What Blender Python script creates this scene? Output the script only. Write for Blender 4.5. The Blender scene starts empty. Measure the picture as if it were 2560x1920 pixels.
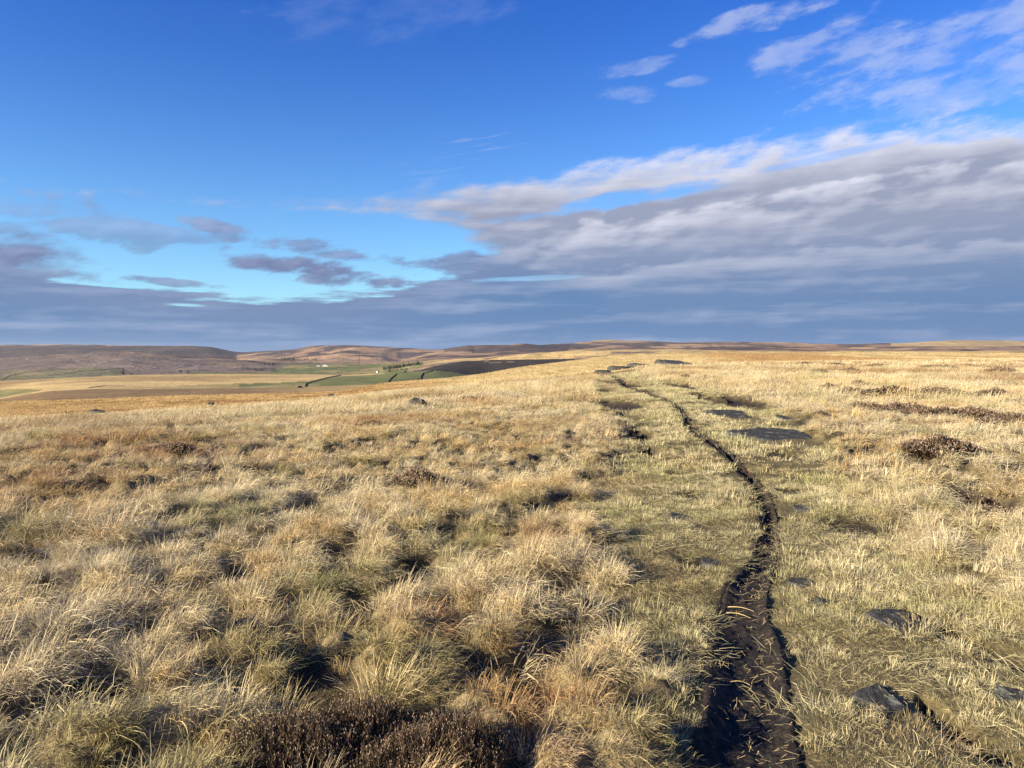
import bpy, math, random
import numpy as np
from mathutils import Vector

# ------------------------------------------------------------------ camera, sky, sun, exposure
SC = bpy.context.scene
COL = SC.collection
EYE = 1.6                                   # eye height above the turf
F = 1923.0                                  # focal length in pixels of a 2560 x 1920 frame
HOR = 880.0                                 # row of the eye level
PITCH = math.atan((HOR - 960.0) / F)

cam = bpy.data.cameras.new('camera')
cam.sensor_width = 36.0
cam.lens = F / 2560.0 * 36.0
cam.clip_start = 0.05
cam.clip_end = 60000.0
camo = bpy.data.objects.new('camera', cam)
COL.objects.link(camo)
camo.location = (0, 0, EYE)
camo.rotation_euler = (math.radians(90) + PITCH, 0, 0)
SC.camera = camo

SUN_AZ = math.radians(-116.0)               # from +Y towards +X: low sun on the left, slightly behind
SUN_EL = math.radians(17.0)
SUN_DIR = Vector((math.sin(SUN_AZ) * math.cos(SUN_EL), math.cos(SUN_AZ) * math.cos(SUN_EL), math.sin(SUN_EL)))
sun = bpy.data.lights.new('sun', 'SUN')
sun.energy = 5.0
sun.angle = math.radians(0.53)
sun.color = (1.0, 0.885, 0.645)
suno = bpy.data.objects.new('sun', sun)
COL.objects.link(suno)
suno.rotation_euler = SUN_DIR.to_track_quat('Z', 'Y').to_euler()

SC.view_settings.view_transform = 'Standard'
SC.view_settings.look = 'None'
SC.view_settings.exposure = 1.6
SC.view_settings.gamma = 1.0
SC.cycles.max_bounces = 6
SC.cycles.diffuse_bounces = 3
SC.cycles.glossy_bounces = 2
SC.cycles.transmission_bounces = 3
SC.cycles.volume_bounces = 0
SC.cycles.transparent_max_bounces = 4
SC.cycles.use_denoising = True
SC.cycles.denoiser = 'OPENIMAGEDENOISE'
SC.cycles.denoising_input_passes = 'RGB_ALBEDO_NORMAL'
SC.cycles.denoising_prefilter = 'NONE'
SC.cycles.caustics_reflective = False
SC.cycles.caustics_refractive = False


class NT:
    """small helper to write node trees as expressions"""
    def __init__(self, tree):
        self.t = tree
        self.n = tree.nodes
        self.l = tree.links

    def new(self, kind, **kw):
        nd = self.n.new(kind)
        for k, v in kw.items():
            setattr(nd, k, v)
        return nd

    def put(self, sock, v):
        if hasattr(v, 'is_linked') or hasattr(v, 'links'):
            self.l.new(v, sock)
        elif isinstance(v, (tuple, list)) and len(v) == 3 and sock.type == 'RGBA':
            sock.default_value = (*v, 1)
        else:
            sock.default_value = v

    def m(self, op, a, b=None, c=None, clamp=False):
        nd = self.new('ShaderNodeMath', operation=op, use_clamp=clamp)
        for i, v in enumerate((a, b, c)):
            if v is not None:
                self.put(nd.inputs[i], v)
        return nd.outputs[0]

    def add(self, a, b): return self.m('ADD', a, b)
    def sub(self, a, b): return self.m('SUBTRACT', a, b)
    def mul(self, a, b): return self.m('MULTIPLY', a, b)
    def mx(self, a, b): return self.m('MAXIMUM', a, b)
    def mn(self, a, b): return self.m('MINIMUM', a, b)

    def sstep(self, v, lo, hi, a=0.0, b=1.0):
        nd = self.new('ShaderNodeMapRange', interpolation_type='SMOOTHSTEP')
        for i, q in enumerate((v, lo, hi, a, b)):
            self.put(nd.inputs[i], q)
        return nd.outputs[0]

    def noise(self, vec, scale, detail=4.0, rough=0.55, distort=0.0):
        nd = self.new('ShaderNodeTexNoise')
        self.put(nd.inputs['Vector'], vec)
        nd.inputs['Scale'].default_value = scale
        nd.inputs['Detail'].default_value = detail
        nd.inputs['Roughness'].default_value = rough
        nd.inputs['Distortion'].default_value = distort
        return nd.outputs[0]

    def mixc(self, f, a, b, blend='MIX'):
        nd = self.new('ShaderNodeMix', data_type='RGBA', blend_type=blend)
        self.put(nd.inputs[0], f)
        self.put(nd.inputs[6], a)
        self.put(nd.inputs[7], b)
        return nd.outputs[2]

    def comb(self, x, y, z):
        nd = self.new('ShaderNodeCombineXYZ')
        for i, v in enumerate((x, y, z)):
            self.put(nd.inputs[i], v)
        return nd.outputs[0]


def az_of(px): return math.degrees(math.atan((px - 1280.0) / F))
def el_of(px, py): return math.degrees(math.atan((HOR - py) / F * math.cos(math.atan((px - 1280.0) / F))))


def build_world():
    w = bpy.data.worlds.new('World')
    SC.world = w
    w.use_nodes = True
    w.cycles.sampling_method = 'MANUAL'
    w.cycles.sample_map_resolution = 512
    t = NT(w.node_tree)
    t.n.clear()
    out = t.new('ShaderNodeOutputWorld')
    sky = t.new('ShaderNodeTexSky', sky_type='NISHITA')
    sky.sun_disc = False
    sky.sun_elevation = SUN_EL
    sky.sun_rotation = SUN_AZ
    sky.altitude = 400.0
    sky.air_density = 1.0
    sky.dust_density = 0.1
    sky.ozone_density = 2.2
    tc = t.new('ShaderNodeTexCoord')
    sep = t.new('ShaderNodeSeparateXYZ')
    t.l.new(tc.outputs['Generated'], sep.inputs[0])
    x, y, z = sep.outputs
    D = 57.29578
    az = t.mul(t.m('ARCTAN2', x, y), D)
    el = t.mul(t.m('ARCSINE', z), D)
    den = t.add(t.mx(z, 0.0), 0.07)
    P = t.comb(t.m('DIVIDE', x, den), t.m('DIVIDE', y, den), 0.0)
    n1 = t.noise(P, 1.3, 5.0, 0.56)
    streak = t.noise(t.comb(t.mul(az, 0.085), t.mul(el, 0.95), 3.0), 1.0, 6.0, 0.6)
    puff = t.noise(t.comb(t.sub(t.mul(az, 0.26), t.mul(el, 0.12)), t.add(t.mul(el, 0.66), t.mul(az, -0.05)), 7.0), 1.0, 8.0, 0.60)
    elu = t.add(el, 0.55)
    puff2 = t.noise(t.comb(t.sub(t.mul(t.add(az, -0.4), 0.26), t.mul(elu, 0.12)), t.add(t.mul(elu, 0.66), t.mul(az, -0.05)), 7.0), 1.0, 2.5, 0.5)
    puff3 = t.noise(t.comb(t.sub(t.mul(az, 0.26), t.mul(el, 0.12)), t.add(t.mul(el, 0.66), t.mul(az, -0.05)), 7.0), 1.0, 3.5, 0.5)
    relief = t.sub(puff3, puff2)
    nn = t.sub(t.add(t.mul(n1, 0.35), t.mul(puff, 0.65)), 0.5)
    amp = t.add(0.8, t.mul(t.mx(el, 0.0), 0.26))
    wob = t.mul(nn, amp)
    wob2 = t.mul(t.sub(streak, 0.5), t.add(1.2, t.mul(t.mx(el, 0.0), 0.12)))

    def curve(knots, left, right):
        nd = t.new('ShaderNodeFloatCurve')
        cv = nd.mapping.curves[0]
        nd.mapping.use_clip = False
        pts = [((az_of(a) + 180) / 360, el_of(a, b) / 60) for a, b in knots]
        pts = [((q + 180) / 360, e / 60) for q, e in left] + pts + [((q + 180) / 360, e / 60) for q, e in right]
        while len(cv.points) < len(pts):
            cv.points.new(0.5, 0.5)
        for p, (a, b) in zip(cv.points, pts):
            p.location = (a, b)
            p.handle_type = 'AUTO_CLAMPED'
        nd.mapping.update()
        t.put(nd.inputs['Value'], t.m('DIVIDE', t.add(az, 180.0), 360.0))
        return t.mul(nd.outputs[0], 60.0)

    t1 = curve([(780, 508), (900, 508), (950, 500), (1100, 470), (1280, 440), (1430, 425), (1530, 402), (1620, 388),
                (1750, 375), (1900, 355), (2000, 350), (2200, 322), (2350, 297), (2560, 280), (2800, 268)],
               [(-180, 9), (-110, 8), (-60, 9)], [(60, 17), (110, 12), (180, 9)])
    b1 = curve([(780, 512), (900, 514), (950, 522), (1050, 548), (1120, 575), (1170, 600), (1220, 640), (1280, 680), (1450, 740), (1550, 800)],
               [(-180, 7), (-110, 8), (-60, 10)], [(10, 1), (60, 0.5), (180, 1)])
    t2 = curve([(-300, 630), (0, 662), (110, 676), (190, 688), (250, 698), (330, 714), (450, 724), (560, 734), (650, 741),
                (750, 738), (900, 728), (980, 722), (1040, 706), (1100, 688), (1190, 664), (1300, 640), (1500, 620), (2000, 600), (2600, 590)],
               [(-180, 9), (-110, 7), (-60, 9)], [(60, 8), (180, 9)])
    inA = t.mn(t.sub(t1, el), t.add(t.sub(el, b1), t.mul(wob2, 1.6)))
    dA = t.sstep(t.add(t.add(inA, t.mul(wob, 1.9)), -0.1), -0.5, t.add(1.0, t.mul(t.mx(el, 0), 0.06)))
    inB = t.sub(t2, el)
    dB = t.sstep(t.add(inB, t.add(t.mul(wob2, 2.2), t.mul(wob, 1.2))), -0.05, 0.5)

    def blob(px, py, rx, ry, tilt, rough=1.6, k=1.0, streaky=False):
        a0, e0 = az_of(px), el_of(px, py)
        s = math.degrees(1 / F) * math.cos(math.radians(a0)) ** 2
        ra, re = rx * s, ry * math.degrees(1 / F) * math.cos(math.radians(a0))
        c, sn = math.cos(math.radians(tilt)), math.sin(math.radians(tilt))
        dx, dy = t.sub(az, a0), t.sub(el, e0)
        u = t.mul(t.add(t.mul(dx, c), t.mul(dy, sn)), 1 / ra)
        v = t.mul(t.sub(t.mul(dy, c), t.mul(dx, sn)), 1 / re)
        q = t.sub(1.0, t.add(t.mul(u, u), t.mul(v, v)))
        return t.mul(t.sstep(t.add(q, t.mul(t.sub(wv if not streaky else streak, 0.5), rough * 2)), -0.15, 1.0), k)
    wv = t.add(t.mul(n1, 0.25), t.mul(puff, 0.75))
    low = None
    for b in [(-10, 634, 270, 78, -5, 1.9, 0.97), (190, 690, 150, 20, -8, 3.0, 0.85), (240, 552, 230, 52, -12, 4.6, 0.5), (390, 580, 190, 28, -9, 4.6, 0.45),
              (535, 567, 120, 20, -7, 3.4, 0.8), (760, 616, 220, 22, -5, 4.4, 0.7), (880, 640, 180, 20, -6, 4.2, 0.75),
              (790, 673, 230, 28, -4, 3.2, 0.98), (880, 702, 220, 20, -4, 4.0, 0.92), (1170, 664, 160, 32, 3, 3.6, 0.85),
              (430, 706, 170, 10, -3, 4.0, 0.75)]:
        d = blob(*b)
        low = d if low is None else t.mx(low, d)
    gap = t.mx(blob(1600, 492, 270, 22, 7, 2.4, 1.0), t.mx(blob(1330, 545, 130, 12, 6, 2.6, 0.8), blob(2050, 400, 200, 12, 7, 3.0, 0.5)))
    slit = t.mx(blob(465, 763, 60, 5, -1, 1.0, 0.85), blob(905, 728, 70, 5, -1, 1.0, 0.8))
    dB = t.mul(dB, t.sub(1.0, slit))
    dB = t.mul(dB, t.sub(1.0, t.mul(blob(1330, 697, 160, 7, 2, 2.4, 1.0), 0.45)))
    gap2 = blob(1430, 692, 210, 10, 3, 2.6, 1.0)
    dA = t.mul(dA, t.sub(1.0, t.mx(t.mul(gap, 0.9), t.mul(gap2, 0.6))))
    # thin high clouds
    wisp = None
    for b in [(1880, 62, 190, 30, 8, 3.4, 0.60), (2050, 135, 230, 55, 6, 3.4, 0.56), (2400, 110, 420, 80, 12, 3.4, 0.62), (2440, 225, 400, 46, 16, 3.2, 0.5),
              (2330, 262, 300, 30, 16, 3.0, 0.5), (1560, 185, 120, 18, 6, 3.4, 0.4), (1560, 245, 80, 20, -4, 3.4, 0.34), (1720, 215, 60, 16, 0, 3.0, 0.4),
              (1000, 40, 330, 60, 8, 3.4, 0.10), (2750, 120, 420, 110, 12, 3.0, 0.6)]:
        d = blob(*b)
        wisp = d if wisp is None else t.mx(wisp, d)
    cirr_n = t.noise(t.comb(t.add(t.mul(az, 0.16), t.mul(el, 0.2)), t.sub(t.mul(el, 3.6), t.mul(az, 0.66)), 1.0), 1.0, 5.0, 0.65)
    cirr = t.mul(blob(1160, 400, 200, 70, 10, 0.3, 1.0), t.mul(t.sstep(cirr_n, 0.5, 0.72), 0.42))
    wisp = t.mx(wisp, cirr)

    # colours of the cloud light (lit by the low sun on top, by the blue sky below)
    r2 = curve([(1180, 660), (1240, 645), (1330, 602), (1450, 566), (1600, 543), (1750, 515), (1900, 490), (2000, 470), (2200, 440), (2560, 402), (2800, 390)],
               [(-180, 7), (-60, 7), (-10, 6)], [(60, 12), (180, 7)])
    r3 = curve([(1180, 705), (1300, 690), (1500, 672), (1800, 640), (2100, 612), (2560, 600)], [(-180, 6), (-60, 6), (-10, 5)], [(60, 8), (180, 6)])
    soft = t.mul(t.sub(t.add(t.mul(puff3, 0.75), t.mul(puff, 0.25)), 0.5), 3.2)
    e1, e2, e3 = t.add(t.sub(t1, el), soft), t.add(t.sub(r2, el), soft), t.add(t.sub(r3, el), t.mul(soft, 0.8))

    def roll(e, wid, k):
        return t.mul(t.mul(t.sstep(e, -0.15, 0.5), t.sstep(e, 0.3, wid, 1.0, 0.0)), k)
    lit = t.add(t.mul(t.add(0.05, t.mul(t.sstep(e1, 0.1, 3.4, 1.0, 0.0), t.sstep(az, -5.0, 9.0, 0.22, 1.0))), t.sstep(e2, -0.4, 0.6, 1.0, 0.0)), t.mul(t.add(roll(e2, 3.4, t.mul(t.sstep(puff3, 0.3, 0.65), 0.62)), roll(e3, 2.0, 0.26)), t.sstep(az, -1.0, 7.0, 0.25, 1.0)))
    lit = t.add(lit, t.add(t.mul(relief, t.sstep(el, 4.0, 10.0, 0.3, 1.0)), t.mul(t.sub(streak, 0.47), 0.95)))
    lit = t.m('MULTIPLY', lit, 1.0, clamp=True)
    deep = t.sstep(el, 2.5, 10.5)
    underA = t.mixc(deep, (0.138, 0.245, 0.455), (0.320, 0.358, 0.492))
    colA = t.mixc(lit, underA, (0.76, 0.77, 0.88))
    litB = t.m('MULTIPLY', t.add(t.mul(t.sub(streak, 0.47), 3.2), t.mul(relief, 0.8)), 1.0, clamp=True)
    topB = t.sstep(inB, 0.0, 3.4)
    colB0 = t.mixc(topB, (0.188, 0.262, 0.448), (0.128, 0.240, 0.455))
    colB = t.mixc(litB, colB0, (0.34, 0.425, 0.62))
    colL = t.mixc(t.m('MULTIPLY', t.add(t.mul(relief, 2.0), t.sstep(el, 6.5, 10.5, 0.0, 0.6)), 1.0, clamp=True), (0.175, 0.215, 0.388), (0.42, 0.50, 0.72))
    colW = (0.60, 0.66, 0.86)

    bg = t.new('ShaderNodeBackground')
    # clear air: the sky texture, deepened towards the zenith alike on every side
    tint = t.mixc(t.sstep(el, 1.0, 27.0), (0.60, 0.885, 1.13), (0.155, 0.455, 1.09))
    t.put(bg.inputs['Color'], t.mixc(1.0, sky.outputs[0], tint, 'MULTIPLY'))
    bg.inputs['Strength'].default_value = 0.062

    def over(prev, col, fac):
        b = t.new('ShaderNodeBackground')
        t.put(b.inputs['Color'], col)
        b.inputs['Strength'].default_value = CLOUD_K
        mx = t.new('ShaderNodeMixShader')
        t.put(mx.inputs[0], fac)
        t.l.new(prev, mx.inputs[1])
        t.l.new(b.outputs[0], mx.inputs[2])
        return mx.outputs[0]
    CLOUD_K = 0.347
    s = over(bg.outputs[0], colW, t.mul(wisp, t.sstep(puff, 0.25, 0.7, 0.0, 0.85)))
    s = over(s, colL, low)
    s = over(s, colB, dB)
    s = over(s, colA, dA)
    t.l.new(s, out.inputs['Surface'])


build_world()

# ------------------------------------------------------------------ helpers
RNG = np.random.default_rng(7)
random.seed(7)


def h2(ix, iy, seed):
    n = (ix.astype(np.int64) * 374761393 + iy.astype(np.int64) * 668265263 + seed * 974711) & 0xFFFFFFFF
    n = ((n ^ (n >> 13)) * 1274126177) & 0xFFFFFFFF
    n = ((n ^ (n >> 16)) * 2246822519) & 0xFFFFFFFF
    return ((n ^ (n >> 15)) & 0xFFFFFF) / float(0xFFFFFF)


def vnoise(x, y, seed=0):
    ix, iy = np.floor(x), np.floor(y)
    fx, fy = x - ix, y - iy
    fx = fx * fx * fx * (fx * (fx * 6 - 15) + 10)
    fy = fy * fy * fy * (fy * (fy * 6 - 15) + 10)
    a, b = h2(ix, iy, seed), h2(ix + 1, iy, seed)
    c, d = h2(ix, iy + 1, seed), h2(ix + 1, iy + 1, seed)
    return (a + (b - a) * fx) * (1 - fy) + (c + (d - c) * fx) * fy


def fbm(x, y, octv=4, seed=0, gain=0.5):
    s, a, tot = 0.0, 1.0, 0.0
    for k in range(octv):
        s = s + a * vnoise(x * 2.03 ** k + 17.3 * k, y * 2.03 ** k - 9.1 * k, seed + k)
        tot += a
        a *= gain
    return s / tot - 0.5


def sst(a, b, x):
    t = np.clip((x - a) / (b - a), 0, 1)
    return t * t * (3 - 2 * t)


def mesh_np(name, v, f, mat=None, smooth=True, col=None, fcol=None):
    """one mesh from numpy arrays; f is (n,3) or (n,4); col: (nv,3) colour attribute"""
    me = bpy.data.meshes.new(name)
    v = np.asarray(v, dtype=np.float32)
    f = np.asarray(f, dtype=np.int32)
    k = f.shape[1]
    me.vertices.add(len(v))
    me.vertices.foreach_set('co', v.ravel())
    me.loops.add(f.size)
    me.loops.foreach_set('vertex_index', f.ravel())
    me.polygons.add(len(f))
    me.polygons.foreach_set('loop_start', np.arange(0, f.size, k, dtype=np.int32))
    me.update(calc_edges=True)
    if smooth:
        me.polygons.foreach_set('use_smooth', np.ones(len(f), dtype=bool))
    if col is not None:
        ca = me.color_attributes.new('cover', 'FLOAT_COLOR', 'POINT')
        c4 = np.ones((len(v), 4), dtype=np.float32)
        c4[:, :3] = col
        ca.data.foreach_set('color', c4.ravel())
    if mat is not None:
        me.materials.append(mat)
    me.update()
    return me


def link(name, me, parent=None, loc=(0, 0, 0), rot=(0, 0, 0), scale=(1, 1, 1), **props):
    o = bpy.data.objects.new(name, me)
    COL.objects.link(o)
    o.location = loc
    o.rotation_euler = rot
    o.scale = scale
    if parent is not None:
        o.parent = parent
    for k, v in props.items():
        o[k] = v
    if 'category' in props:
        o['kind'] = 'thing'
    return o


def mat_new(name):
    m = bpy.data.materials.new(name)
    m.use_nodes = True
    t = NT(m.node_tree)
    t.n.clear()
    out = t.new('ShaderNodeOutputMaterial')
    return m, t, out


# ------------------------------------------------------------------ terrain: rows of crests by picture column, as a real height field
KP = np.arange(-400.0, 3001.0, 8.0)


def kn(pairs, sig=5.0):
    a = np.array(pairs, float)
    v = np.interp(KP, a[:, 0], a[:, 1])
    k = int(sig * 3 / 8) + 1
    w = np.exp(-0.5 * (np.arange(-k, k + 1) * 8.0 / sig) ** 2)
    return np.convolve(np.pad(v, k, 'edge'), w / w.sum(), 'valid')


L0d = kn([(-400, 28), (0, 30), (300, 34), (600, 42), (900, 55), (1050, 65), (1200, 75), (1350, 85), (1500, 90), (1650, 95), (1800, 115), (2100, 135), (2560, 140)], 90)
L0p = kn([(-400, 1062), (0, 1043), (150, 1036), (300, 1029), (500, 1015), (600, 1009), (750, 1000), (860, 991), (967, 978), (1050, 969), (1200, 957), (1350, 944),
          (1500, 930), (1580, 917), (1650, 909), (1800, 905), (2100, 901), (2400, 898), (2560, 896), (3000, 892)], 30)
L0p = L0p + 0.26 * F / L0d
L1d = kn([(-400, 150), (150, 150), (450, 170), (750, 200), (900, 230), (1050, 300), (1200, 380), (1350, 450), (1500, 520), (1650, 620), (3000, 650)], 80)
L1p = kn([(-400, 1012), (0, 1006.6), (200, 1001), (389, 993), (600, 987.5), (750, 983.5), (860, 979), (920, 968), (967, 957), (1123, 945), (1220, 934), (1305, 917), (1461, 896),
          (1539, 887), (1660, 884), (1800, 882), (2100, 880.5), (2400, 881.5), (2560, 882.5), (3000, 884)], 20)
L2d = kn([(-400, 480), (900, 480), (1050, 560), (1200, 650), (1500, 760), (3000, 900)], 60)
L2p = kn([(-400, 1010), (0, 997), (60, 986), (117, 977), (233, 971), (505, 970), (700, 967), (860, 963), (967, 958), (1050, 953), (1123, 948), (1220, 939), (1305, 925), (1461, 904), (1540, 893), (1660, 886), (3000, 887)], 14)
L3d = kn([(-400, 950), (900, 950), (1100, 950), (1500, 1000), (3000, 1100)], 60)
L3p = kn([(-400, 958), (0, 952), (194, 944), (330, 938.6), (583, 935.5), (860, 936.6), (945, 933), (1000, 929), (1090, 924), (1130, 929), (1220, 945), (1461, 906), (1540, 894), (1660, 887), (3000, 888)])
L4d = kn([(-400, 1300), (1050, 1300), (3000, 1350)], 60)
L4p = kn([(-400, 966), (0, 960), (600, 944), (860, 944), (1000, 934), (1053, 923), (1100, 911), (1150, 902), (1208, 899), (1461, 895.5), (1500, 896), (1540, 893), (1660, 886), (3000, 888)])
L5d = kn([(-400, 3500), (600, 3500), (750, 3200), (900, 3100), (1050, 2500), (1200, 2100), (3000, 1900)], 60)
L5p = kn([(-400, 896), (0, 893), (100, 886), (200, 881), (272, 879), (330, 881), (389, 885.5), (500, 892), (641, 901), (700, 905), (800, 906), (900, 908), (994, 907), (1100, 898), (1228, 889.5), (1325, 880.5), (1480, 872), (1636, 874.5), (1800, 876), (2400, 876.5), (3000, 878)])
L6d = kn([(-400, 4700), (3000, 4300)])
L6p = kn([(-400, 899), (0, 897), (300, 886), (500, 893), (600, 897), (700, 896), (780, 889), (850, 884.5), (900, 887), (950, 893), (975, 899), (1000, 903), (1030, 897), (1060, 891), (1123, 886), (1200, 880), (1325, 874), (1480, 868), (1660, 869), (1900, 867), (2150, 869), (2300, 867), (2560, 869), (3000, 871)])
L7d = kn([(-400, 7200), (500, 7000), (650, 6600), (1000, 6000), (1100, 6300), (1200, 5600), (1400, 5900), (1530, 7600), (1700, 6700), (2200, 6700), (2400, 6000), (3000, 6000)], 40)
L7p = kn([(-400, 861), (0, 861.5), (200, 862), (350, 863.5), (467, 863.5), (525, 867), (583, 879.5), (606, 881), (661, 878), (739, 872), (777, 865.5), (860, 861), (917, 863.5), (994, 870),
          (1072, 873.6), (1099, 874.5), (1123, 870), (1181, 861.5), (1286, 861), (1371, 859), (1440, 856.5), (1480, 852), (1527, 849), (1600, 850), (1687, 854.7), (1817, 854.7), (1990, 856.5),
          (2121, 859), (2251, 857), (2381, 851.7), (2490, 851), (2560, 854), (3000, 856)])
# (distance, row) for every control; each crest is followed by a dip that hides behind it
CD, CP = [L0d], [L0p]


def dip(dfac, d, p, k):
    CD.append(d * dfac)
    CP.append(p + k)


def crest(d, p):
    CD.append(d)
    CP.append(p)


dip(1.5, L0d, np.maximum(L0p, L1p + 6), 4.0)
crest(L1d, L1p)
dip(1.35, L1d, np.maximum(L1p, L2p), 7.0)
crest(L2d, L2p)
dip(1.25, L2d, np.maximum(L2p, L3p), 5.0)
crest(L3d, L3p)
dip(1.12, L3d, np.maximum(L3p, L4p), 4.0)
crest(L4d, L4p)
dip(1.22, L4d, np.maximum(np.maximum(L4p, L3p), L5p + 3), 6.0)
crest(L5d, L5p)
dip(1.13, L5d, np.maximum(L5p, L6p), 2.5)
crest(L6d, L6p)
dip(1.08, L6d, np.maximum(L6p, L7p), 1.2)
crest(L7d, L7p)
dip(1.3, L7d, L7p, 16.0)
dip(2.0, L7d, L7p, 26.0)
CD, CP = np.array(CD), np.array(CP)
CQ = (HOR - CP) / F
NC = len(CD)


def ctrl(px):
    px = np.clip(px, KP[0], KP[-1])
    lg = np.stack([np.interp(px, KP, np.log(CD[k])) for k in range(NC)], 1)
    q = np.stack([np.interp(px, KP, CQ[k]) for k in range(NC)], 1)
    return lg, q


def pchip_eval(X, Y, x):
    n = X.shape[1]
    h = np.diff(X, axis=1)
    dl = np.diff(Y, axis=1) / h
    m = np.zeros_like(Y)
    s = dl[:, :-1] * dl[:, 1:]
    w1 = 2 * h[:, 1:] + h[:, :-1]
    w2 = h[:, 1:] + 2 * h[:, :-1]
    with np.errstate(divide='ignore', invalid='ignore'):
        hm = (w1 + w2) / (w1 / dl[:, :-1] + w2 / dl[:, 1:])
    m[:, 1:-1] = np.where(s > 0, np.nan_to_num(hm), 0)
    x = np.clip(x, X[:, 0], X[:, -1])
    i = np.clip((X <= x[:, None]).sum(1) - 1, 0, n - 2)
    r = np.arange(len(x))
    hh = h[r, i]
    t = (x - X[r, i]) / hh
    y0, y1, m0, m1 = Y[r, i], Y[r, i + 1], m[r, i], m[r, i + 1]
    return (2 * t ** 3 - 3 * t ** 2 + 1) * y0 + (t ** 3 - 2 * t ** 2 + t) * hh * m0 + (-2 * t ** 3 + 3 * t ** 2) * y1 + (t ** 3 - t ** 2) * hh * m1


def col_px(x, y):
    """picture column and depth of a ground point (columns hold their profile outside 45 degrees)"""
    az = np.arctan2(x, y)
    R = np.hypot(x, y)
    lim = math.radians(44)
    azc = np.clip(az, -lim, lim)
    return 1280 + F * np.tan(azc), R * np.cos(azc)


def base_h(x, y):
    x, y = np.asarray(x, float), np.asarray(y, float)
    shp = x.shape
    x, y = x.ravel(), y.ravel()
    out = np.empty(len(x))
    for a in range(0, len(x), 60000):
        xs, ys = x[a:a + 60000], y[a:a + 60000]
        px, d = col_px(xs, ys)
        lg, q = ctrl(px)
        d0, q0 = np.exp(lg[:, 0]), q[:, 0]
        near = (q0 + 2 * EYE / d0) * d - EYE / d0 ** 2 * d * d
        far = EYE + d * pchip_eval(lg, q, np.log(np.maximum(d, 1e-3)))
        out[a:a + 60000] = np.where(d < d0, near, far)
    return out.reshape(shp)


def on_ground(px, py):
    """ground point under a picture position, on the smooth base terrain"""
    u, v = (px - 1280) / F, (960 - py) / F
    cp, sp = math.cos(PITCH), math.sin(PITCH)
    dy, dz = cp - v * sp, sp + v * cp
    d = np.exp(np.linspace(math.log(0.8), math.log(9000), 3000))
    xs, ys, zs = u / dy * d, d, EYE + dz / dy * d
    g = base_h(xs, ys) - zs
    k = np.argmax(g > 0)
    if g[k] <= 0:
        k = len(d) - 1
    k = max(k, 1)
    t = g[k - 1] / (g[k - 1] - g[k]) if g[k] != g[k - 1] else 0
    dd = d[k - 1] + (d[k] - d[k - 1]) * t
    return float(u / dy * dd), float(dd)


def pxpy(x, y, z):
    cp, sp = math.cos(PITCH), math.sin(PITCH)
    zz = z - EYE
    f = y * cp + zz * sp
    up = -y * sp + zz * cp
    f = np.maximum(f, 1e-3)
    return 1280 + F * x / f, 960 - F * up / f


# ruts and hollows: world polylines with half widths and depths
def polyline(pts, n=240):
    w = np.array([[*on_ground(a, b), c] for a, b, c in pts])
    t = np.arange(len(w))
    # widths are in pixels: turn into metres by distance
    wid = w[:, 2] / F * np.hypot(w[:, 0], w[:, 1]) * 0.57
    d = np.r_[0, np.cumsum(np.hypot(np.diff(w[:, 0]), np.diff(w[:, 1])))]
    s = np.linspace(0, d[-1], n)
    # smooth by Catmull-Rom through pchip per coordinate
    out = []
    for c in (w[:, 0], w[:, 1], wid):
        X = np.repeat(d[None], n, 0)
        Y = np.repeat(c[None], n, 0)
        out.append(pchip_eval(X, Y, s))
    return np.stack(out, 1)


RUT = polyline([(1850, 2300, 380), (1862, 2100, 330), (1866, 1920, 275), (1868, 1800, 220), (1866, 1700, 205), (1866, 1610, 180), (1860, 1535, 125), (1872, 1468, 98), (1908, 1400, 68), (1922, 1330, 50),
                (1910, 1260, 44), (1878, 1200, 34), (1838, 1160, 21), (1806, 1122, 19), (1742, 1084, 19), (1716, 1050, 13), (1696, 1022, 9), (1668, 1003, 9), (1620, 985, 8), (1582, 972, 8), (1552, 952, 10), (1530, 938, 9)], 420)
GROOVES = [polyline([(2140, 1490, 20), (2280, 1520, 45), (2330, 1548, 60), (2420, 1590, 60), (2600, 1660, 60)], 60),
           polyline([(2300, 1735, 30), (2370, 1790, 50), (2440, 1845, 60), (2620, 1915, 80)], 60),
           polyline([(1545, 1012, 24), (1572, 1040, 24), (1596, 1080, 26), (1622, 1126, 26), (1640, 1150, 14)], 60),
           polyline([(2330, 1225, 40), (2420, 1262, 60), (2500, 1300, 60), (2620, 1350, 60)], 50),
           polyline([(1500, 948, 12), (1500, 975, 16), (1515, 1000, 22), (1545, 1012, 30)], 40)]
HOLLOWS = [(1545, 1012, 100, 20, 0.16), (1500, 1005, 50, 10, 0.10), (1572, 1038, 52, 18, 0.20), (1602, 1082, 44, 24, 0.20), (1628, 1128, 44, 18, 0.12), (1812, 1002, 76, 26, 0.24), (1855, 998, 54, 16, 0.16), (1965, 1138, 60, 18, 0.09),
           (1750, 1405, 110, 26, 0.05), (1990, 1232, 60, 14, 0.05), (1500, 952, 30, 12, 0.14), (1515, 975, 30, 10, 0.12), (1740, 1240, 80, 16, 0.07), (2130, 1310, 100, 24, 0.06), (1685, 1187, 50, 9, 0.08), (1640, 1265, 50, 9, 0.06),
           (2440, 1262, 150, 40, 0.16), (2215, 1150, 80, 26, 0.12), (1700, 965, 60, 10, 0.08), (1580, 962, 30, 8, 0.12), (1612, 978, 40, 8, 0.12)]
HW = []
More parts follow.
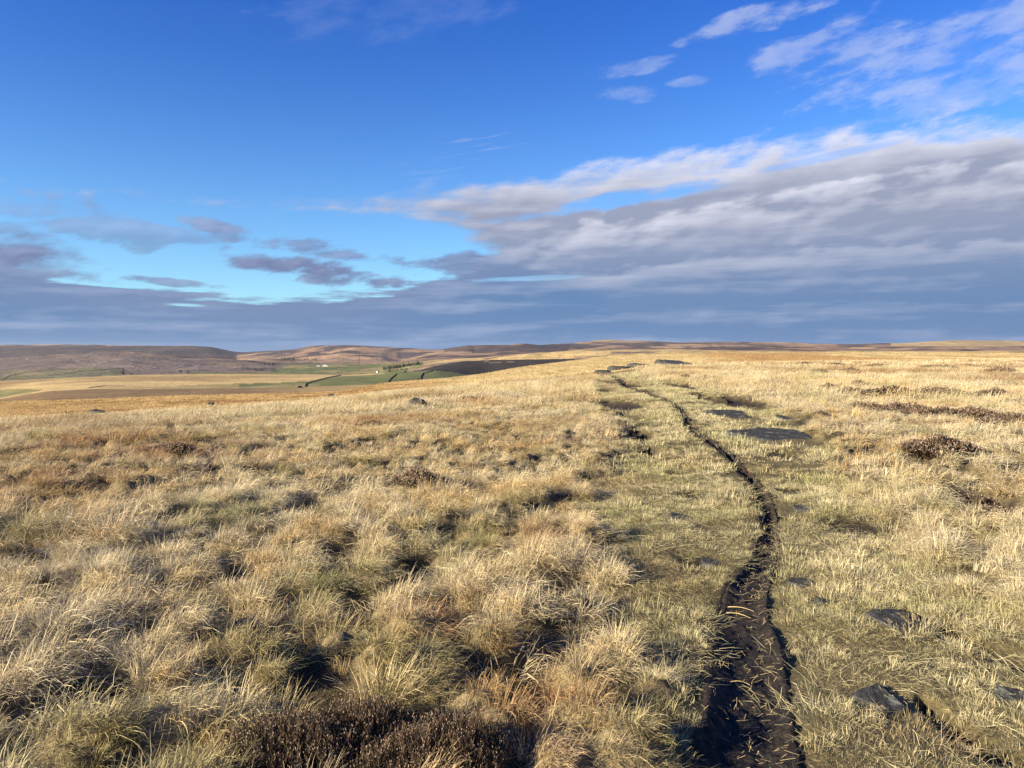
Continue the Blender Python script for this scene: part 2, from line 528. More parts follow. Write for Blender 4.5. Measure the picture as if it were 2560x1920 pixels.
for (a, b, w, h, dep) in HOLLOWS:
    cx, cy = on_ground(a, b)
    R = math.hypot(cx, cy)
    x1, y1 = on_ground(a, b - h)
    x2, y2 = on_ground(a, b + h)
    HW.append((cx, cy, w / F * R * 0.5 * 1.35, max(0.10, 0.5 * math.hypot(x1 - x2, y1 - y2) * 0.8), dep))


def dist_poly(x, y, L):
    """distance to a polyline divided by its half width there"""
    best = np.full(x.shape, 1e9)
    for k in range(len(L)):
        d = np.hypot(x - L[k, 0], y - L[k, 1]) / L[k, 2]
        np.minimum(best, d, out=best)
    return best


def bare(x, y):
    """0 in grass .. 1 on trodden bare peat; carve depth in metres"""
    b = np.zeros(x.shape)
    c = np.zeros(x.shape)
    m = (np.hypot(x, y) < 80) & (y > 0)
    if not m.any():
        return b, c
    xs, ys = x[m], y[m]
    jit = 1 + 0.8 * fbm(xs * 2.6, ys * 2.6, 4, 41)
    r = dist_poly(xs, ys, RUT) * jit
    bb = 1 - sst(0.75, 1.1, r)
    R = np.hypot(xs, ys)
    cc = (0.045 + 0.085 * sst(4.5, 11, R)) * (1 - sst(0.30, 1.10, r))
    for g in GROOVES:
        r = dist_poly(xs, ys, g) * jit
        bb = np.maximum(bb, 1 - sst(0.6, 1.05, r))
        cc = np.maximum(cc, 0.13 * (1 - sst(0.2, 1.1, r)))
    for hx, hy, ra, rb, dep in HW:
        r = np.hypot((xs - hx) / ra, (ys - hy) / rb) * jit
        bb = np.maximum(bb, 1 - sst(0.7, 1.1, r))
        cc = np.maximum(cc, dep * (1 - sst(0.5, 1.1, r)))
    b[m] = bb
    c[m] = cc
    return b, c


TL = np.array([(890, 1480), (950, 1490), (1000, 1470), (1050, 1560), (1100, 1560), (1200, 1500), (1300, 1490), (1400, 1520), (1500, 1580), (1600, 1620), (1750, 1660), (1920, 1640), (2300, 1600)], float)
TR = np.array([(890, 1560), (950, 1640), (1000, 1900), (1050, 1990), (1100, 2060), (1200, 2110), (1300, 2210), (1400, 2330), (1500, 2480), (1600, 2640), (1800, 2900), (1920, 3100), (2300, 3400)], float)


def turf_of(x, y):
    """1 on the short grazed turf beside the path, 0 in the tall moor grass"""
    z = base_h(x, y)
    px, py = pxpy(x, y, z)
    w = np.clip((py - 880) * 0.14, 10, 110)
    px = px + fbm(x * 1.3, y * 1.3, 3, 77) * w * 2.4
    a = np.interp(py, TL[:, 0], TL[:, 1])
    b = np.interp(py, TR[:, 0], TR[:, 1])
    return np.where(y > 0.5, sst(-w, w, px - a) * sst(-w, w, b - px), 0.0)


def tussock_field(x, y, cell=0.43, seed=900, full=False):
    """0 at the heart of a tussock, about 1 in the gap between tussocks; full: also the way out from the heart"""
    u = x * 0.93 + y * 0.36
    v = (-x * 0.36 + y * 0.93) * 1.12
    gx, gy = np.floor(u / cell), np.floor(v / cell)
    best = np.full(x.shape, 9.0)
    bu, bv = np.zeros(x.shape), np.zeros(x.shape)
    for i in (-1, 0, 1):
        for j in (-1, 0, 1):
            cx, cy = gx + i, gy + j
            du = u - (cx + 0.12 + 0.76 * h2(cx, cy, seed)) * cell
            dv = v - (cy + 0.12 + 0.76 * h2(cx, cy, seed + 1)) * cell
            rr = cell * (0.40 + 0.36 * h2(cx, cy, seed + 2))
            d = np.hypot(du, dv) / rr
            m = d < best
            best = np.where(m, d, best)
            bu, bv = np.where(m, du / rr, bu), np.where(m, dv / rr, bv)
    if full:
        bv = bv / 1.12
        return best, bu * 0.93 - bv * 0.36, bu * 0.36 + bv * 0.93
    return best


def micro(x, y, turf):
    """tussocky relief of the peat"""
    R = np.hypot(x, y)
    # wind-combed swales running away to the right
    u = x * 0.80 + y * 0.60
    v = -x * 0.60 + y * 0.80
    big = fbm(u * 0.55, v * 1.15, 3, 11)
    med = fbm(u * 1.7, v * 2.6, 3, 19)
    k = 1 - 0.72 * turf
    fade = 1 - sst(60, 160, R)
    tus = 0.14 * (1 - sst(0.2, 1.1, tussock_field(x, y))) * (1 - turf) * (1 - sst(14, 26, R))
    return tus + (0.19 * big + 0.11 * med) * k * fade * sst(0.3, 2.5, R) + 0.05 * fbm(x * 2.2, y * 2.2, 2, 23) * turf * fade


def far_relief(x, y):
    R = np.hypot(x, y)
    a = sst(140, 700, R)
    s = R * 0.0022 * a
    g = fbm(x / 420, y / 420, 5, 31) * 1.6
    gul = np.abs(fbm(x / 700 + 0.3 * fbm(x / 200, y / 200, 2, 5), y / 1500, 4, 57))
    s = np.minimum(s, 13.0) * (1 + 1.1 * sst(2200, 3200, R) - 1.3 * sst(5000, 6200, R))
    return s * (g * 1.0 - 1.2 * np.clip(0.12 - gul, 0, 1) * 4)


def height(x, y, carve=True):
    x, y = np.asarray(x, float), np.asarray(y, float)
    z = base_h(x, y) + far_relief(x, y)
    R = np.hypot(x, y)
    m = R < 165
    if m.any():
        xs, ys = x[m], y[m]
        tf = turf_of(xs, ys)
        zz = micro(xs, ys, tf)
        if carve:
            zz = zz - bare(xs, ys)[1]
        z[m] = z[m] + zz
    return z


def hgt(x, y, carve=True):
    return float(height(np.array([x]), np.array([y]), carve)[0])


def spot(px, py):
    """world point of a picture position on the relief"""
    x, y = on_ground(px, py)
    # correct for the micro relief
    for _ in range(6):
        z = hgt(x, y)
        u, v = (px - 1280) / F, (960 - py) / F
        cp, sp = math.cos(PITCH), math.sin(PITCH)
        dy, dz = cp - v * sp, sp + v * cp
        s = dz / dy
        if abs(s) < 1e-4 or y > 70:
            break
        yn = (z - EYE) / s
        yn = y + 0.6 * (np.clip(yn, 0.7 * y, 1.4 * y) - y)
        x, y = u / dy * yn, yn
    return x, y, hgt(x, y)


def in_poly(px, py, poly):
    p = np.asarray(poly, float)
    ins = np.zeros(px.shape, bool)
    j = len(p) - 1
    for i in range(len(p)):
        c = ((p[i, 1] > py) != (p[j, 1] > py)) & (px < (p[j, 0] - p[i, 0]) * (py - p[i, 1]) / (p[j, 1] - p[i, 1] + 1e-9) + p[i, 0])
        ins ^= c
        j = i
    return ins


# ------------------------------------------------------------------ materials of the land
def land_material(name, bump_scales, rough=0.95, peat=False):
    m, t, out = mat_new(name)
    b = t.new('ShaderNodeBsdfPrincipled')
    at = t.new('ShaderNodeAttribute', attribute_name='cover')
    geo = t.new('ShaderNodeNewGeometry')
    pos = geo.outputs['Position']
    f1 = t.noise(pos, bump_scales[0], 6.0, 0.65)
    f2 = t.noise(pos, bump_scales[1], 5.0, 0.6)
    k = t.m('MAXIMUM', t.add(-0.1, t.mul(t.add(f1, f2), 1.1)), 0.25)
    c = t.mixc(1.0, at.outputs['Color'], t.comb(k, k, k), 'MULTIPLY')
    t.put(b.inputs['Base Color'], c)
    b.inputs['Roughness'].default_value = rough
    b.inputs['Specular IOR Level'].default_value = 0.15
    bp = t.new('ShaderNodeBump')
    bp.inputs['Strength'].default_value = 0.9
    bp.inputs['Distance'].default_value = bump_scales[2]
    t.put(bp.inputs['Height'], t.add(t.mul(f1, 1.0), t.mul(f2, 0.6)))
    t.l.new(bp.outputs[0], b.inputs['Normal'])
    t.l.new(b.outputs[0], out.inputs['Surface'])
    return m


M_GROUND = land_material('moor_ground', (14.0, 2.2, 0.05))
M_VALLEY = land_material('valley_pasture', (0.25, 0.035, 1.0))
M_HILL = land_material('moorland_hill', (0.022, 0.006, 14.0))

# ------------------------------------------------------------------ the ground sheet
STRAW = np.array([0.46, 0.335, 0.155])
GOLD = np.array([0.48, 0.34, 0.15])
ORANGE = np.array([0.37, 0.225, 0.085])
BROWN = np.array([0.20, 0.128, 0.058])
HEATH = np.array([0.078, 0.055, 0.052])
DARKH = np.array([0.032, 0.026, 0.022])
GREEN = np.array([0.105, 0.118, 0.042])
PURPLE = np.array([0.150, 0.110, 0.092])
PEAT = np.array([0.030, 0.023, 0.018])
THATCH = np.array([0.070, 0.054, 0.030])


def lerp(a, b, t):
    t = np.asarray(t)[..., None]
    return a * (1 - t) + b * t


def cover_colour(x, y, z, seg, near):
    """land cover of every ground vertex: what grows there, with cloud shade put into the left hills and pasture"""
    px, py = pxpy(x, y, z)
    n = len(x)
    R = np.hypot(x, y)
    c = np.tile(STRAW, (n, 1))
    big = fbm(x / 60, y / 60, 4, 101)
    sm = fbm(x / 14, y / 14, 4, 111)
    # near moor under the grass
    tf = np.zeros(n)
    mm = R < 165
    tf[mm] = turf_of(x[mm], y[mm])
    br = np.zeros(n)
    br[mm] = bare(x[mm], y[mm])[0]
    g = lerp(np.tile(THATCH, (n, 1)), np.tile(np.array([0.135, 0.108, 0.050]), (n, 1)), np.clip(tf * 0.8 + fbm(x * 1.1, y * 1.1, 3, 9), 0, 1))
    heart = np.zeros(n)
    heart[mm] = (1 - sst(0.35, 0.95, tussock_field(x[mm], y[mm]))) * (1 - tf[mm])
    g = lerp(g, np.tile(np.array([0.26, 0.20, 0.105]), (n, 1)), heart * 0.8)
    g = lerp(g, np.tile(np.array([0.30, 0.215, 0.10]), (n, 1)), sst(12, 55, R) * 0.85)
    heath = sst(0.08, 0.16, fbm(x / 9, y / 26, 4, 131)) * sst(-30, 60, x + 0.25 * y - 12) * sst(25, 50, R)
    g = lerp(g, np.tile(np.array([0.12, 0.075, 0.045]), (n, 1)), heath * 0.75)
    g = lerp(g, np.tile(PEAT, (n, 1)), br)
    # behind the near crest: golden to orange moor grass (seg 1,2)
    right = sst(900, 1250, px)
    far1 = lerp(np.tile(ORANGE, (n, 1)) * (1 + 0.5 * sm[:, None]), np.tile(GOLD, (n, 1)) * (1 + 0.25 * sm[:, None]), right)
    band = sst(-0.02, 0.10, fbm(x / 70, y / 200, 4, 141)) * sst(1650, 1850, px)
    far1 = lerp(far1, np.tile(ORANGE * 0.9, (n, 1)), band * 0.75)
    far1 = lerp(far1, np.tile(GOLD * 1.05, (n, 1)), (1 - right) * sst(0.80, 0.97, near) * 0.8 * (seg == 1))
    brown = np.tile(BROWN, (n, 1)) * (1 + 0.5 * sm[:, None])
    brown = lerp(brown, np.tile(GOLD * 0.9, (n, 1)), sst(560, 900, px) * 0.55)
    pal = np.tile(GOLD * 0.92, (n, 1)) * (1 + 0.3 * big[:, None])
    pal = lerp(pal, np.tile(BROWN * 1.15, (n, 1)), sst(0.02, 0.2, fbm(x / 180, y / 90, 4, 151)) * 0.7)
    c = np.where((seg <= 0)[:, None], g, c)
    c = np.where(((seg >= 1) & (seg <= 2))[:, None], far1, c)
    c = np.where(((seg >= 3) & (seg <= 4))[:, None], brown, c)
    c = np.where(((seg >= 5) & (seg <= 6))[:, None], pal, c)
    # the dark heather hill
    dk = np.tile(DARKH, (n, 1)) * (1 + 0.9 * sm[:, None])
    strips = in_poly(px, py, [(1212, 899), (1222, 899), (1220, 904), (1210, 904)]) | in_poly(px, py, [(1222, 904.5), (1257, 905.5), (1255, 908), (1222, 906.5)]) | in_poly(px, py, [(1270, 903.5), (1300, 904.5), (1298, 906), (1268, 905)])
    dk = np.where(strips[:, None], np.array([0.17, 0.13, 0.09]), dk)
    c = np.where(((seg >= 7) & (seg <= 8))[:, None], dk, c)
    # valley floor and the far moors
    vl = np.tile(PURPLE, (n, 1)) * (1 + 0.9 * fbm(x / 260, y / 240, 5, 161)[:, None])
    vl = lerp(vl, np.tile(BROWN * 1.2, (n, 1)), sst(0.0, 0.15, fbm(x / 500, y / 300, 3, 171)) * 0.6)
    c = np.where(((seg >= 9) & (seg <= 10))[:, None], vl, c)
    gold_i = lerp(np.tile(GOLD * 0.9, (n, 1)), np.tile(HEATH * 1.5, (n, 1)), sst(0.03, 0.1, fbm(x / 160, y / 60, 4, 181)) * 0.85)
    gi = ((seg >= 9) & (seg <= 10)) & (px > 1000)
    c = np.where(gi[:, None], lerp(c, gold_i, sst(1010, 1120, px)), c)
    hl = lerp(np.tile(HEATH * 0.9, (n, 1)), np.tile(np.array([0.26, 0.165, 0.10]), (n, 1)), sst(-0.04, 0.12, fbm(x / 170, y / 260, 5, 191)))
    hl = lerp(hl, np.tile(np.array([0.42, 0.27, 0.15]), (n, 1)), sst(0.06, 0.15, fbm(x / 260, y / 400, 5, 201)) * 0.7)
    c = np.where((seg >= 11)[:, None], hl, c)
    # edge plateaux: flat pale summit of the hills, dark heather scarps, the left one with cloud shade painted in
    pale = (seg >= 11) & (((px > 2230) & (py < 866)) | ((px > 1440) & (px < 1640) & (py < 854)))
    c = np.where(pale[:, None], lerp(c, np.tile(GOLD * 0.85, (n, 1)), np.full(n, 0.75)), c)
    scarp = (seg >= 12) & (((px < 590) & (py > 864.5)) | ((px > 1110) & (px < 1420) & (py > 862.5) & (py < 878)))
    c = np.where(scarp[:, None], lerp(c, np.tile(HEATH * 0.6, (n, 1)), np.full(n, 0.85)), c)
    pinks = (seg >= 9) & in_poly(px, py, [(760, 905), (780, 893), (850, 886), (905, 889), (950, 897), (978, 906), (965, 912), (800, 908)])
    c = np.where(pinks[:, None], lerp(c, np.tile(np.array([0.31, 0.20, 0.125]), (n, 1)), np.full(n, 0.6)), c)
    # enclosed green pastures
    pj, pk = px + 7 * fbm(x / 90, y / 90, 3, 7), py + 1.5 * fbm(x / 120, y / 50, 2, 8)
    fields = [([(0, 928), (120, 923), (215, 917), (305, 921), (312, 937), (130, 946), (0, 952)], 0.6, 9, 10), ([(-300, 975), (60, 972), (112, 974), (70, 985), (0, 995), (-300, 1010)], 0.75, 5, 6),  # far left pasture kept dull: cloud shade put into its colour
              ([(600, 960), (700, 957), (780, 952), (848, 941), (930, 937), (1000, 929), (1090, 924), (1128, 931), (1260, 935), (1240, 960), (967, 972), (780, 976), (600, 975)], 0.95, 5, 6),
              ([(380, 968), (500, 962), (620, 958), (620, 974), (380, 974)], 0.55, 5, 6),
              ([(470, 932), (660, 933), (720, 915), (790, 908), (900, 911), (1060, 904), (1052, 918), (1000, 932), (860, 942), (470, 944)], 0.9, 9, 10),
              ([(690, 910), (800, 911), (790, 914), (690, 915)], 0.7, 9, 10), ([(585, 884), (650, 886), (640, 893), (600, 890)], 0.5, 11, 12)]
    for poly, k, s0, s1 in fields:
        ins = in_poly(pj, pk, poly) & (seg >= s0) & (seg <= s1)
        gg = np.tile(GREEN, (n, 1)) * (1 + 0.5 * fbm(x / 55, y / 110, 4, 211)[:, None])
        gg = lerp(gg, np.tile(STRAW * 0.8, (n, 1)), sst(0.03, 0.2, fbm(x / 100, y / 160, 4, 221)) * 0.55)
        c = np.where(ins[:, None], lerp(c, gg, np.full(n, k)), c)
    return np.clip(c, 0.004, 0.8)


def build_land():
    az = np.radians(np.r_[np.arange(-180, -41, 3.0), np.arange(-40, 40.01, 0.135), np.arange(41, 180.1, 3.0)])
    px = 1280 + F * np.tan(np.clip(az, -math.radians(44), math.radians(44)))
    lg, q = ctrl(px)
    cosc = np.cos(np.clip(az, -math.radians(44), math.radians(44)))
    rows, segs, fr = [], [], []
    NN = 400
    for i in range(NN):
        t = i / NN
        rows.append(math.log(0.35) * (1 - t) + lg[:, 0] * t)
        segs.append(0)
        fr.append(t)
    for k in range(NC - 1):
        m = {0: 30, 1: 34, 2: 12, 3: 16, 4: 10, 5: 26, 6: 8, 7: 18, 8: 10, 9: 46, 10: 8, 11: 30, 12: 8, 13: 34, 14: 6, 15: 3}.get(k, 12)
        for i in range(m):
            t = i / m
            rows.append(lg[:, k] * (1 - t) + lg[:, k + 1] * t)
            segs.append(k + 1)
            fr.append(t)
    rows.append(lg[:, -1])
    segs.append(NC - 1)
    fr.append(1.0)
    D = np.exp(np.array(rows))                      # rows x columns
    segs, fr = np.array(segs), np.array(fr)
    R = D / cosc[None]
    X, Y = R * np.sin(az)[None], R * np.cos(az)[None]
    nr, nc = X.shape
    Z = height(X.ravel(), Y.ravel()).reshape(nr, nc)
    SEG = np.repeat(segs[:, None], nc, 1)
    FR = np.repeat(fr[:, None], nc, 1)
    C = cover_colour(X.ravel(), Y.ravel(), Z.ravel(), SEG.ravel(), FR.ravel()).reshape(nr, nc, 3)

    def part(name, r0, r1, mat):
        v = np.stack([X[r0:r1 + 1], Y[r0:r1 + 1], Z[r0:r1 + 1]], -1).reshape(-1, 3)
        n = r1 - r0 + 1
        i, j = np.meshgrid(np.arange(n - 1), np.arange(nc - 1), indexing='ij')
        a = (i * nc + j).ravel()
        f = np.stack([a, a + 1, a + nc + 1, a + nc], 1)
        link(name, mesh_np(name, v, f, mat, True, C[r0:r1 + 1].reshape(-1, 3)), kind='structure')
    r1 = int(np.argmax(segs >= 3))
    r2 = int(np.argmax(segs >= 9))
    part('ground', 0, r1, M_GROUND)
    part('valley', r1, r2, M_VALLEY)
    part('hills', r2, nr - 1, M_HILL)


build_land()

# == VEG ------------------------------------------------------------------ the worn path
def noise_mat(name, c0, c1, scale, rough=0.8, spec=0.3, bump=0.02, c2=None, k2=0.6):
    m, t, out = mat_new(name)
    b = t.new('ShaderNodeBsdfPrincipled')
    tc = t.new('ShaderNodeNewGeometry').outputs['Position']
    f = t.noise(tc, scale, 8.0, 0.65)
    col = t.mixc(t.sstep(f, 0.35, 0.65), c0, c1)
    if c2 is not None:
        col = t.mixc(t.sstep(t.noise(tc, scale * 0.37, 6.0, 0.7), k2, k2 + 0.08), col, c2)
    t.put(b.inputs['Base Color'], col)
    b.inputs['Roughness'].default_value = rough
    b.inputs['Specular IOR Level'].default_value = spec
    bp = t.new('ShaderNodeBump')
    bp.inputs['Strength'].default_value = 0.8
    bp.inputs['Distance'].default_value = bump
    t.put(bp.inputs['Height'], f)
    t.l.new(bp.outputs[0], b.inputs['Normal'])
    t.l.new(b.outputs[0], out.inputs['Surface'])
    return m


M_PEAT = noise_mat('wet_peat', (0.012, 0.0095, 0.008), (0.042, 0.031, 0.0245), 26.0, 0.8, 0.2, 0.04)
M_STONE = noise_mat('gritstone', (0.028, 0.028, 0.028), (0.066, 0.064, 0.060), 14.0, 0.95, 0.12, 0.03, (0.20, 0.20, 0.16), 0.56)
M_WALLSTONE = noise_mat('wall_stone', (0.035, 0.033, 0.032), (0.085, 0.078, 0.070), 1.2, 0.95, 0.1, 0.1)


def build_path():
    L = RUT[RUT[:, 1] > 1.2]
    n = len(L)
    tx, ty = np.gradient(L[:, 0]), np.gradient(L[:, 1])
    ln = np.hypot(tx, ty)
    nx, ny = -ty / ln, tx / ln
    # resample finely along the near part
    s = np.r_[0, np.cumsum(np.hypot(np.diff(L[:, 0]), np.diff(L[:, 1])))]
    R = np.hypot(L[:, 0], L[:, 1])
    ss, out = 0.0, []
    while ss < s[-1]:
        out.append(ss)
        ss += max(0.016, 0.006 * np.interp(ss, s, R))
    out = np.array(out)
    cx, cy, w = (np.interp(out, s, L[:, k]) for k in range(3))
    qx, qy = np.interp(out, s, nx), np.interp(out, s, ny)
    m = 33
    tt = np.linspace(-1.0, 1.0, m)
    X = cx[:, None] + qx[:, None] * tt[None] * w[:, None]
    Y = cy[:, None] + qy[:, None] * tt[None] * w[:, None]
    Z = height(X.ravel(), Y.ravel()).reshape(X.shape)
    clod = 0.034 * fbm(X * 10, Y * 10, 3, 301) + 0.034 * np.abs(fbm(X * 27, Y * 27, 3, 311))
    Z = Z + 0.004 + (0.016 + clod) * (1 - sst(0.75, 1.1, np.abs(tt))[None]) - 0.035 * sst(0.74, 1.0, np.abs(tt))[None]
    v = np.stack([X, Y, Z], -1).reshape(-1, 3)
    i, j = np.meshgrid(np.arange(len(out) - 1), np.arange(m - 1), indexing='ij')
    a = (i * m + j).ravel()
    f = np.stack([a, a + 1, a + m + 1, a + m], 1)
    link('path', mesh_np('path', v, f, M_PEAT), kind='structure')


build_path()

# ------------------------------------------------------------------ stones
STONE_MASK = []


def stone_mesh(rng, hx, hy, hz, flat):
    """weathered block: a rounded box of rings with broken facets; flat > 0.5 gives a slab"""
    nu, nv = 30, 14
    th = np.linspace(0, 2 * math.pi, nu, endpoint=False)
    ph = np.linspace(-math.pi / 2, math.pi / 2, nv)
    T, Pm = np.meshgrid(th, ph)
    ex = 0.22 if flat > 0.5 else 0.6

    def se(a, e): return np.sign(a) * np.abs(a) ** e
    rad = 1 + 0.34 * (vnoise(np.cos(T) * 1.6 + 9, np.sin(T) * 1.6 + rng.random() * 50, int(rng.integers(999))) - 0.5)
    x = se(np.cos(Pm), ex) * se(np.cos(T), 0.7) * rad
    y = se(np.cos(Pm), ex) * se(np.sin(T), 0.7) * rad
    z = se(np.sin(Pm), 0.28 if flat > 0.5 else 0.7)
    sd = int(rng.integers(9999))
    k = 0.035 if flat > 0.5 else 0.16
    z = z + k * 4 * fbm(x * 1.7 + 3, y * 1.7, 4, sd)
    x = x + k * fbm(y * 3 + 7, z * 2, 3, sd + 3)
    y = y + k * fbm(x * 3 - 7, z * 2, 3, sd + 5)
    v = np.stack([x * hx, y * hy, z * hz], -1).reshape(-1, 3)
    f = []
    for i in range(nv - 1):
        for j in range(nu):
            f.append((i * nu + j, i * nu + (j + 1) % nu, (i + 1) * nu + (j + 1) % nu, (i + 1) * nu + j))
    return v, np.array(f)


def slab_mesh(rng, hx, hy, hz, outline=None):
    """broken flat plate: angular outline, level top, chipped bevelled rim"""
    if outline is None:
        n = int(rng.integers(7, 10))
        a = np.sort((np.arange(n) + 0.7 * rng.random(n)) / n * 2 * math.pi)
        r = 0.78 + 0.32 * rng.random(n)
        c = np.stack([np.cos(a) * r, np.sin(a) * r], 1)
    else:
        c = np.array(outline, float)
    pts = []
    m = 5
    for i in range(len(c)):
        p, q = c[i], c[(i + 1) % len(c)]
        for k in range(m):
            pts.append(p + (q - p) * k / m + rng.normal(0, 0.018, 2) * (k > 0))
    pts = np.array(pts)
    n = len(pts)
    ctr = pts.mean(0)
    V = []
    for sc, z in ((1.12, -1.0), (1.02, 0.55), (0.965, 0.92), (0.90, 1.0), (0.6, 1.0), (0.3, 1.0)):
        q = ctr + (pts - ctr) * sc
        zz = z + (0.0 if z < 0.9 else 1.0) * 0.10 * fbm(q[:, 0] * 2.4 + hx, q[:, 1] * 2.4, 4, 71) + 0.06 * rng.normal(size=n) * (sc > 0.95)
        V.append(np.stack([q[:, 0] * hx, q[:, 1] * hy, zz * hz], 1))
    V = np.concatenate(V)
    V = np.concatenate([V, [[ctr[0] * hx, ctr[1] * hy, hz]]])
    Fc = []
    for i in range(5):
        for j in range(n):
            Fc.append((i * n + j, i * n + (j + 1) % n, (i + 1) * n + (j + 1) % n, (i + 1) * n + j))
    for j in range(n):
        Fc.append((5 * n + j, 5 * n + (j + 1) % n, 6 * n, 6 * n))
    me = bpy.data.meshes.new('stone')
    me.from_pydata([tuple(v) for v in V], [], [tuple(dict.fromkeys(f)) for f in Fc])
    me.materials.append(M_STONE)
    return me


def add_stone(name, px, py, w, h, label, cat, flat=1.0, rise=0.05, tilt=7.0, group=None, tall=None, rz=0.0, outline=None):
    rng = np.random.default_rng(int(px * 7 + py))
    x, y, z = spot(px, py)
    R = math.hypot(x, y)
    hx = w / F * R * 0.5
    if tall is None:
        xa, ya = on_ground(px, py - h / 2)
        xb, yb = on_ground(px, py + h / 2)
        hy = min(max(0.5 * math.hypot(xa - xb, ya - yb), 0.05), 3.0 * hx)
        hz = 0.09 + 0.05 * hx
        top = rise
    else:
        hy = hx * 0.7
        top = tall / F * R
        hz = top * 0.75
    if flat > 0.5:
        me = slab_mesh(rng, hx, hy, hz, outline)
    else:
        v, f = stone_mesh(rng, hx, hy, hz, flat)
        me = mesh_np(name, v, f, M_STONE, smooth=False)
    o = link(name, me, loc=(x, y, z + top - hz), rot=(math.radians(4.0 if flat > 0.5 else -2.0), math.radians(tilt), rz), label=label, category=cat)
    if group:
        o['group'] = group
    STONE_MASK.append((x, y, hx * (0.76 if y < 7 else 0.88), hy * (0.72 if y < 7 else 0.88)))
    return o


add_stone('stone_slab', 1950, 1098, 205, 42, 'large flat dark slab set in the turf right of the narrow rut', 'stone', rise=0.005, tilt=2, outline=[(-1.05, 0.55), (-0.5, 0.0), (0.1, -0.75), (0.3, -1.0), (0.75, -0.3), (1.0, 0.6), (0.9, 0.95), (0.0, 1.0)])
add_stone('stone_slab', 1836, 1044, 112, 28, 'small flat dark slab just beyond the large slab beside the rut', 'stone', rise=0.005, tilt=2, outline=[(-1.0, 0.7), (-0.5, -0.2), (0.0, -0.9), (0.9, -0.5), (0.85, 0.3), (1.05, 0.9), (0.1, 1.0)])
add_stone('stone', 2180, 1752, 118, 64, 'dark angular wedge of stone poking out of the greenest turf near the muddy track', 'stone', rise=0.03, tilt=3, outline=[(-1.0, -0.05), (-0.45, -0.45), (-0.1, -0.95), (0.95, -0.8), (0.75, 0.2), (0.7, 0.95), (0.0, 0.6), (-0.55, 0.3)])
add_stone('stone_slab', 2232, 1545, 140, 42, 'half buried grey slab at the head of the shallow groove', 'stone', rise=0.01, tilt=3)
add_stone('stone', 1998, 1458, 76, 18, 'low flat stone at the right lip of the muddy track', 'stone', rise=0.018, tilt=3)
add_stone('stone', 2052, 1510, 46, 14, 'tiny grey stone lying flush in the grass between two slabs', 'stone', rise=0.03, tilt=4)
add_stone('stone', 2008, 1274, 52, 18, 'small pale grey stone in the turf beside the bend of the rut', 'stone', rise=0.018, tilt=3)
add_stone('stone', 2522, 1745, 80, 36, 'blue grey stone sunk in the turf above the lower groove', 'stone', rise=0.02, tilt=4)
add_stone('stone', 1690, 1294, 48, 18, 'small dark stone in the worn turf left of the rut', 'stone', rise=0.02, tilt=4)
add_stone('stone', 1775, 1412, 50, 20, 'dull brown stone in the bare patch left of the muddy track', 'stone', rise=0.03, tilt=4)
add_stone('stone', 1960, 1048, 40, 9, 'thin dark stone on the turf behind the large slab', 'stone', rise=0.04, tilt=4)
add_stone('boulder', 1042, 1020, 46, 20, 'squat grey boulder standing in tall pale grass on the hillside', 'boulder', flat=0, tall=22, tilt=8)
add_stone('boulder', 247, 1036, 42, 9, 'low dark boulder on the edge of the pale slope above the orange moor', 'boulder', flat=0, tall=10, tilt=10)
add_stone('boulder', 527, 1014, 14, 6, 'tiny dark rock on the slope edge near the olive rush patch', 'boulder', flat=0, tall=8, tilt=10)
add_stone('boulder', 826, 993, 14, 8, 'small pointed rock on the brow of the pale slope', 'boulder', flat=0, tall=8, tilt=10)
for px, py, w, tl, lb in [(1506, 934, 44, 11, 'low end block of the broken gritstone edge'), (1546, 927, 58, 15, 'rounded block in the middle of the broken gritstone edge'),
                          (1600, 919, 60, 13, 'long flat block of the gritstone edge below the outcrop'), (1654, 911, 34, 15, 'upright square outcrop block crowning the gritstone edge')]:
    add_stone('edge_rock', px, py, w, 10, lb, 'rock', flat=0, tall=tl * 0.8, tilt=4, group='rocks of the gritstone edge')
add_stone('stone_slab', 1706, 915, 84, 6, 'long dark slab lying beside the upright outcrop block', 'stone', rise=0.14, tilt=3)

# ------------------------------------------------------------------ grass
WIND = math.radians(22)                    # blades are combed to the right and slightly away


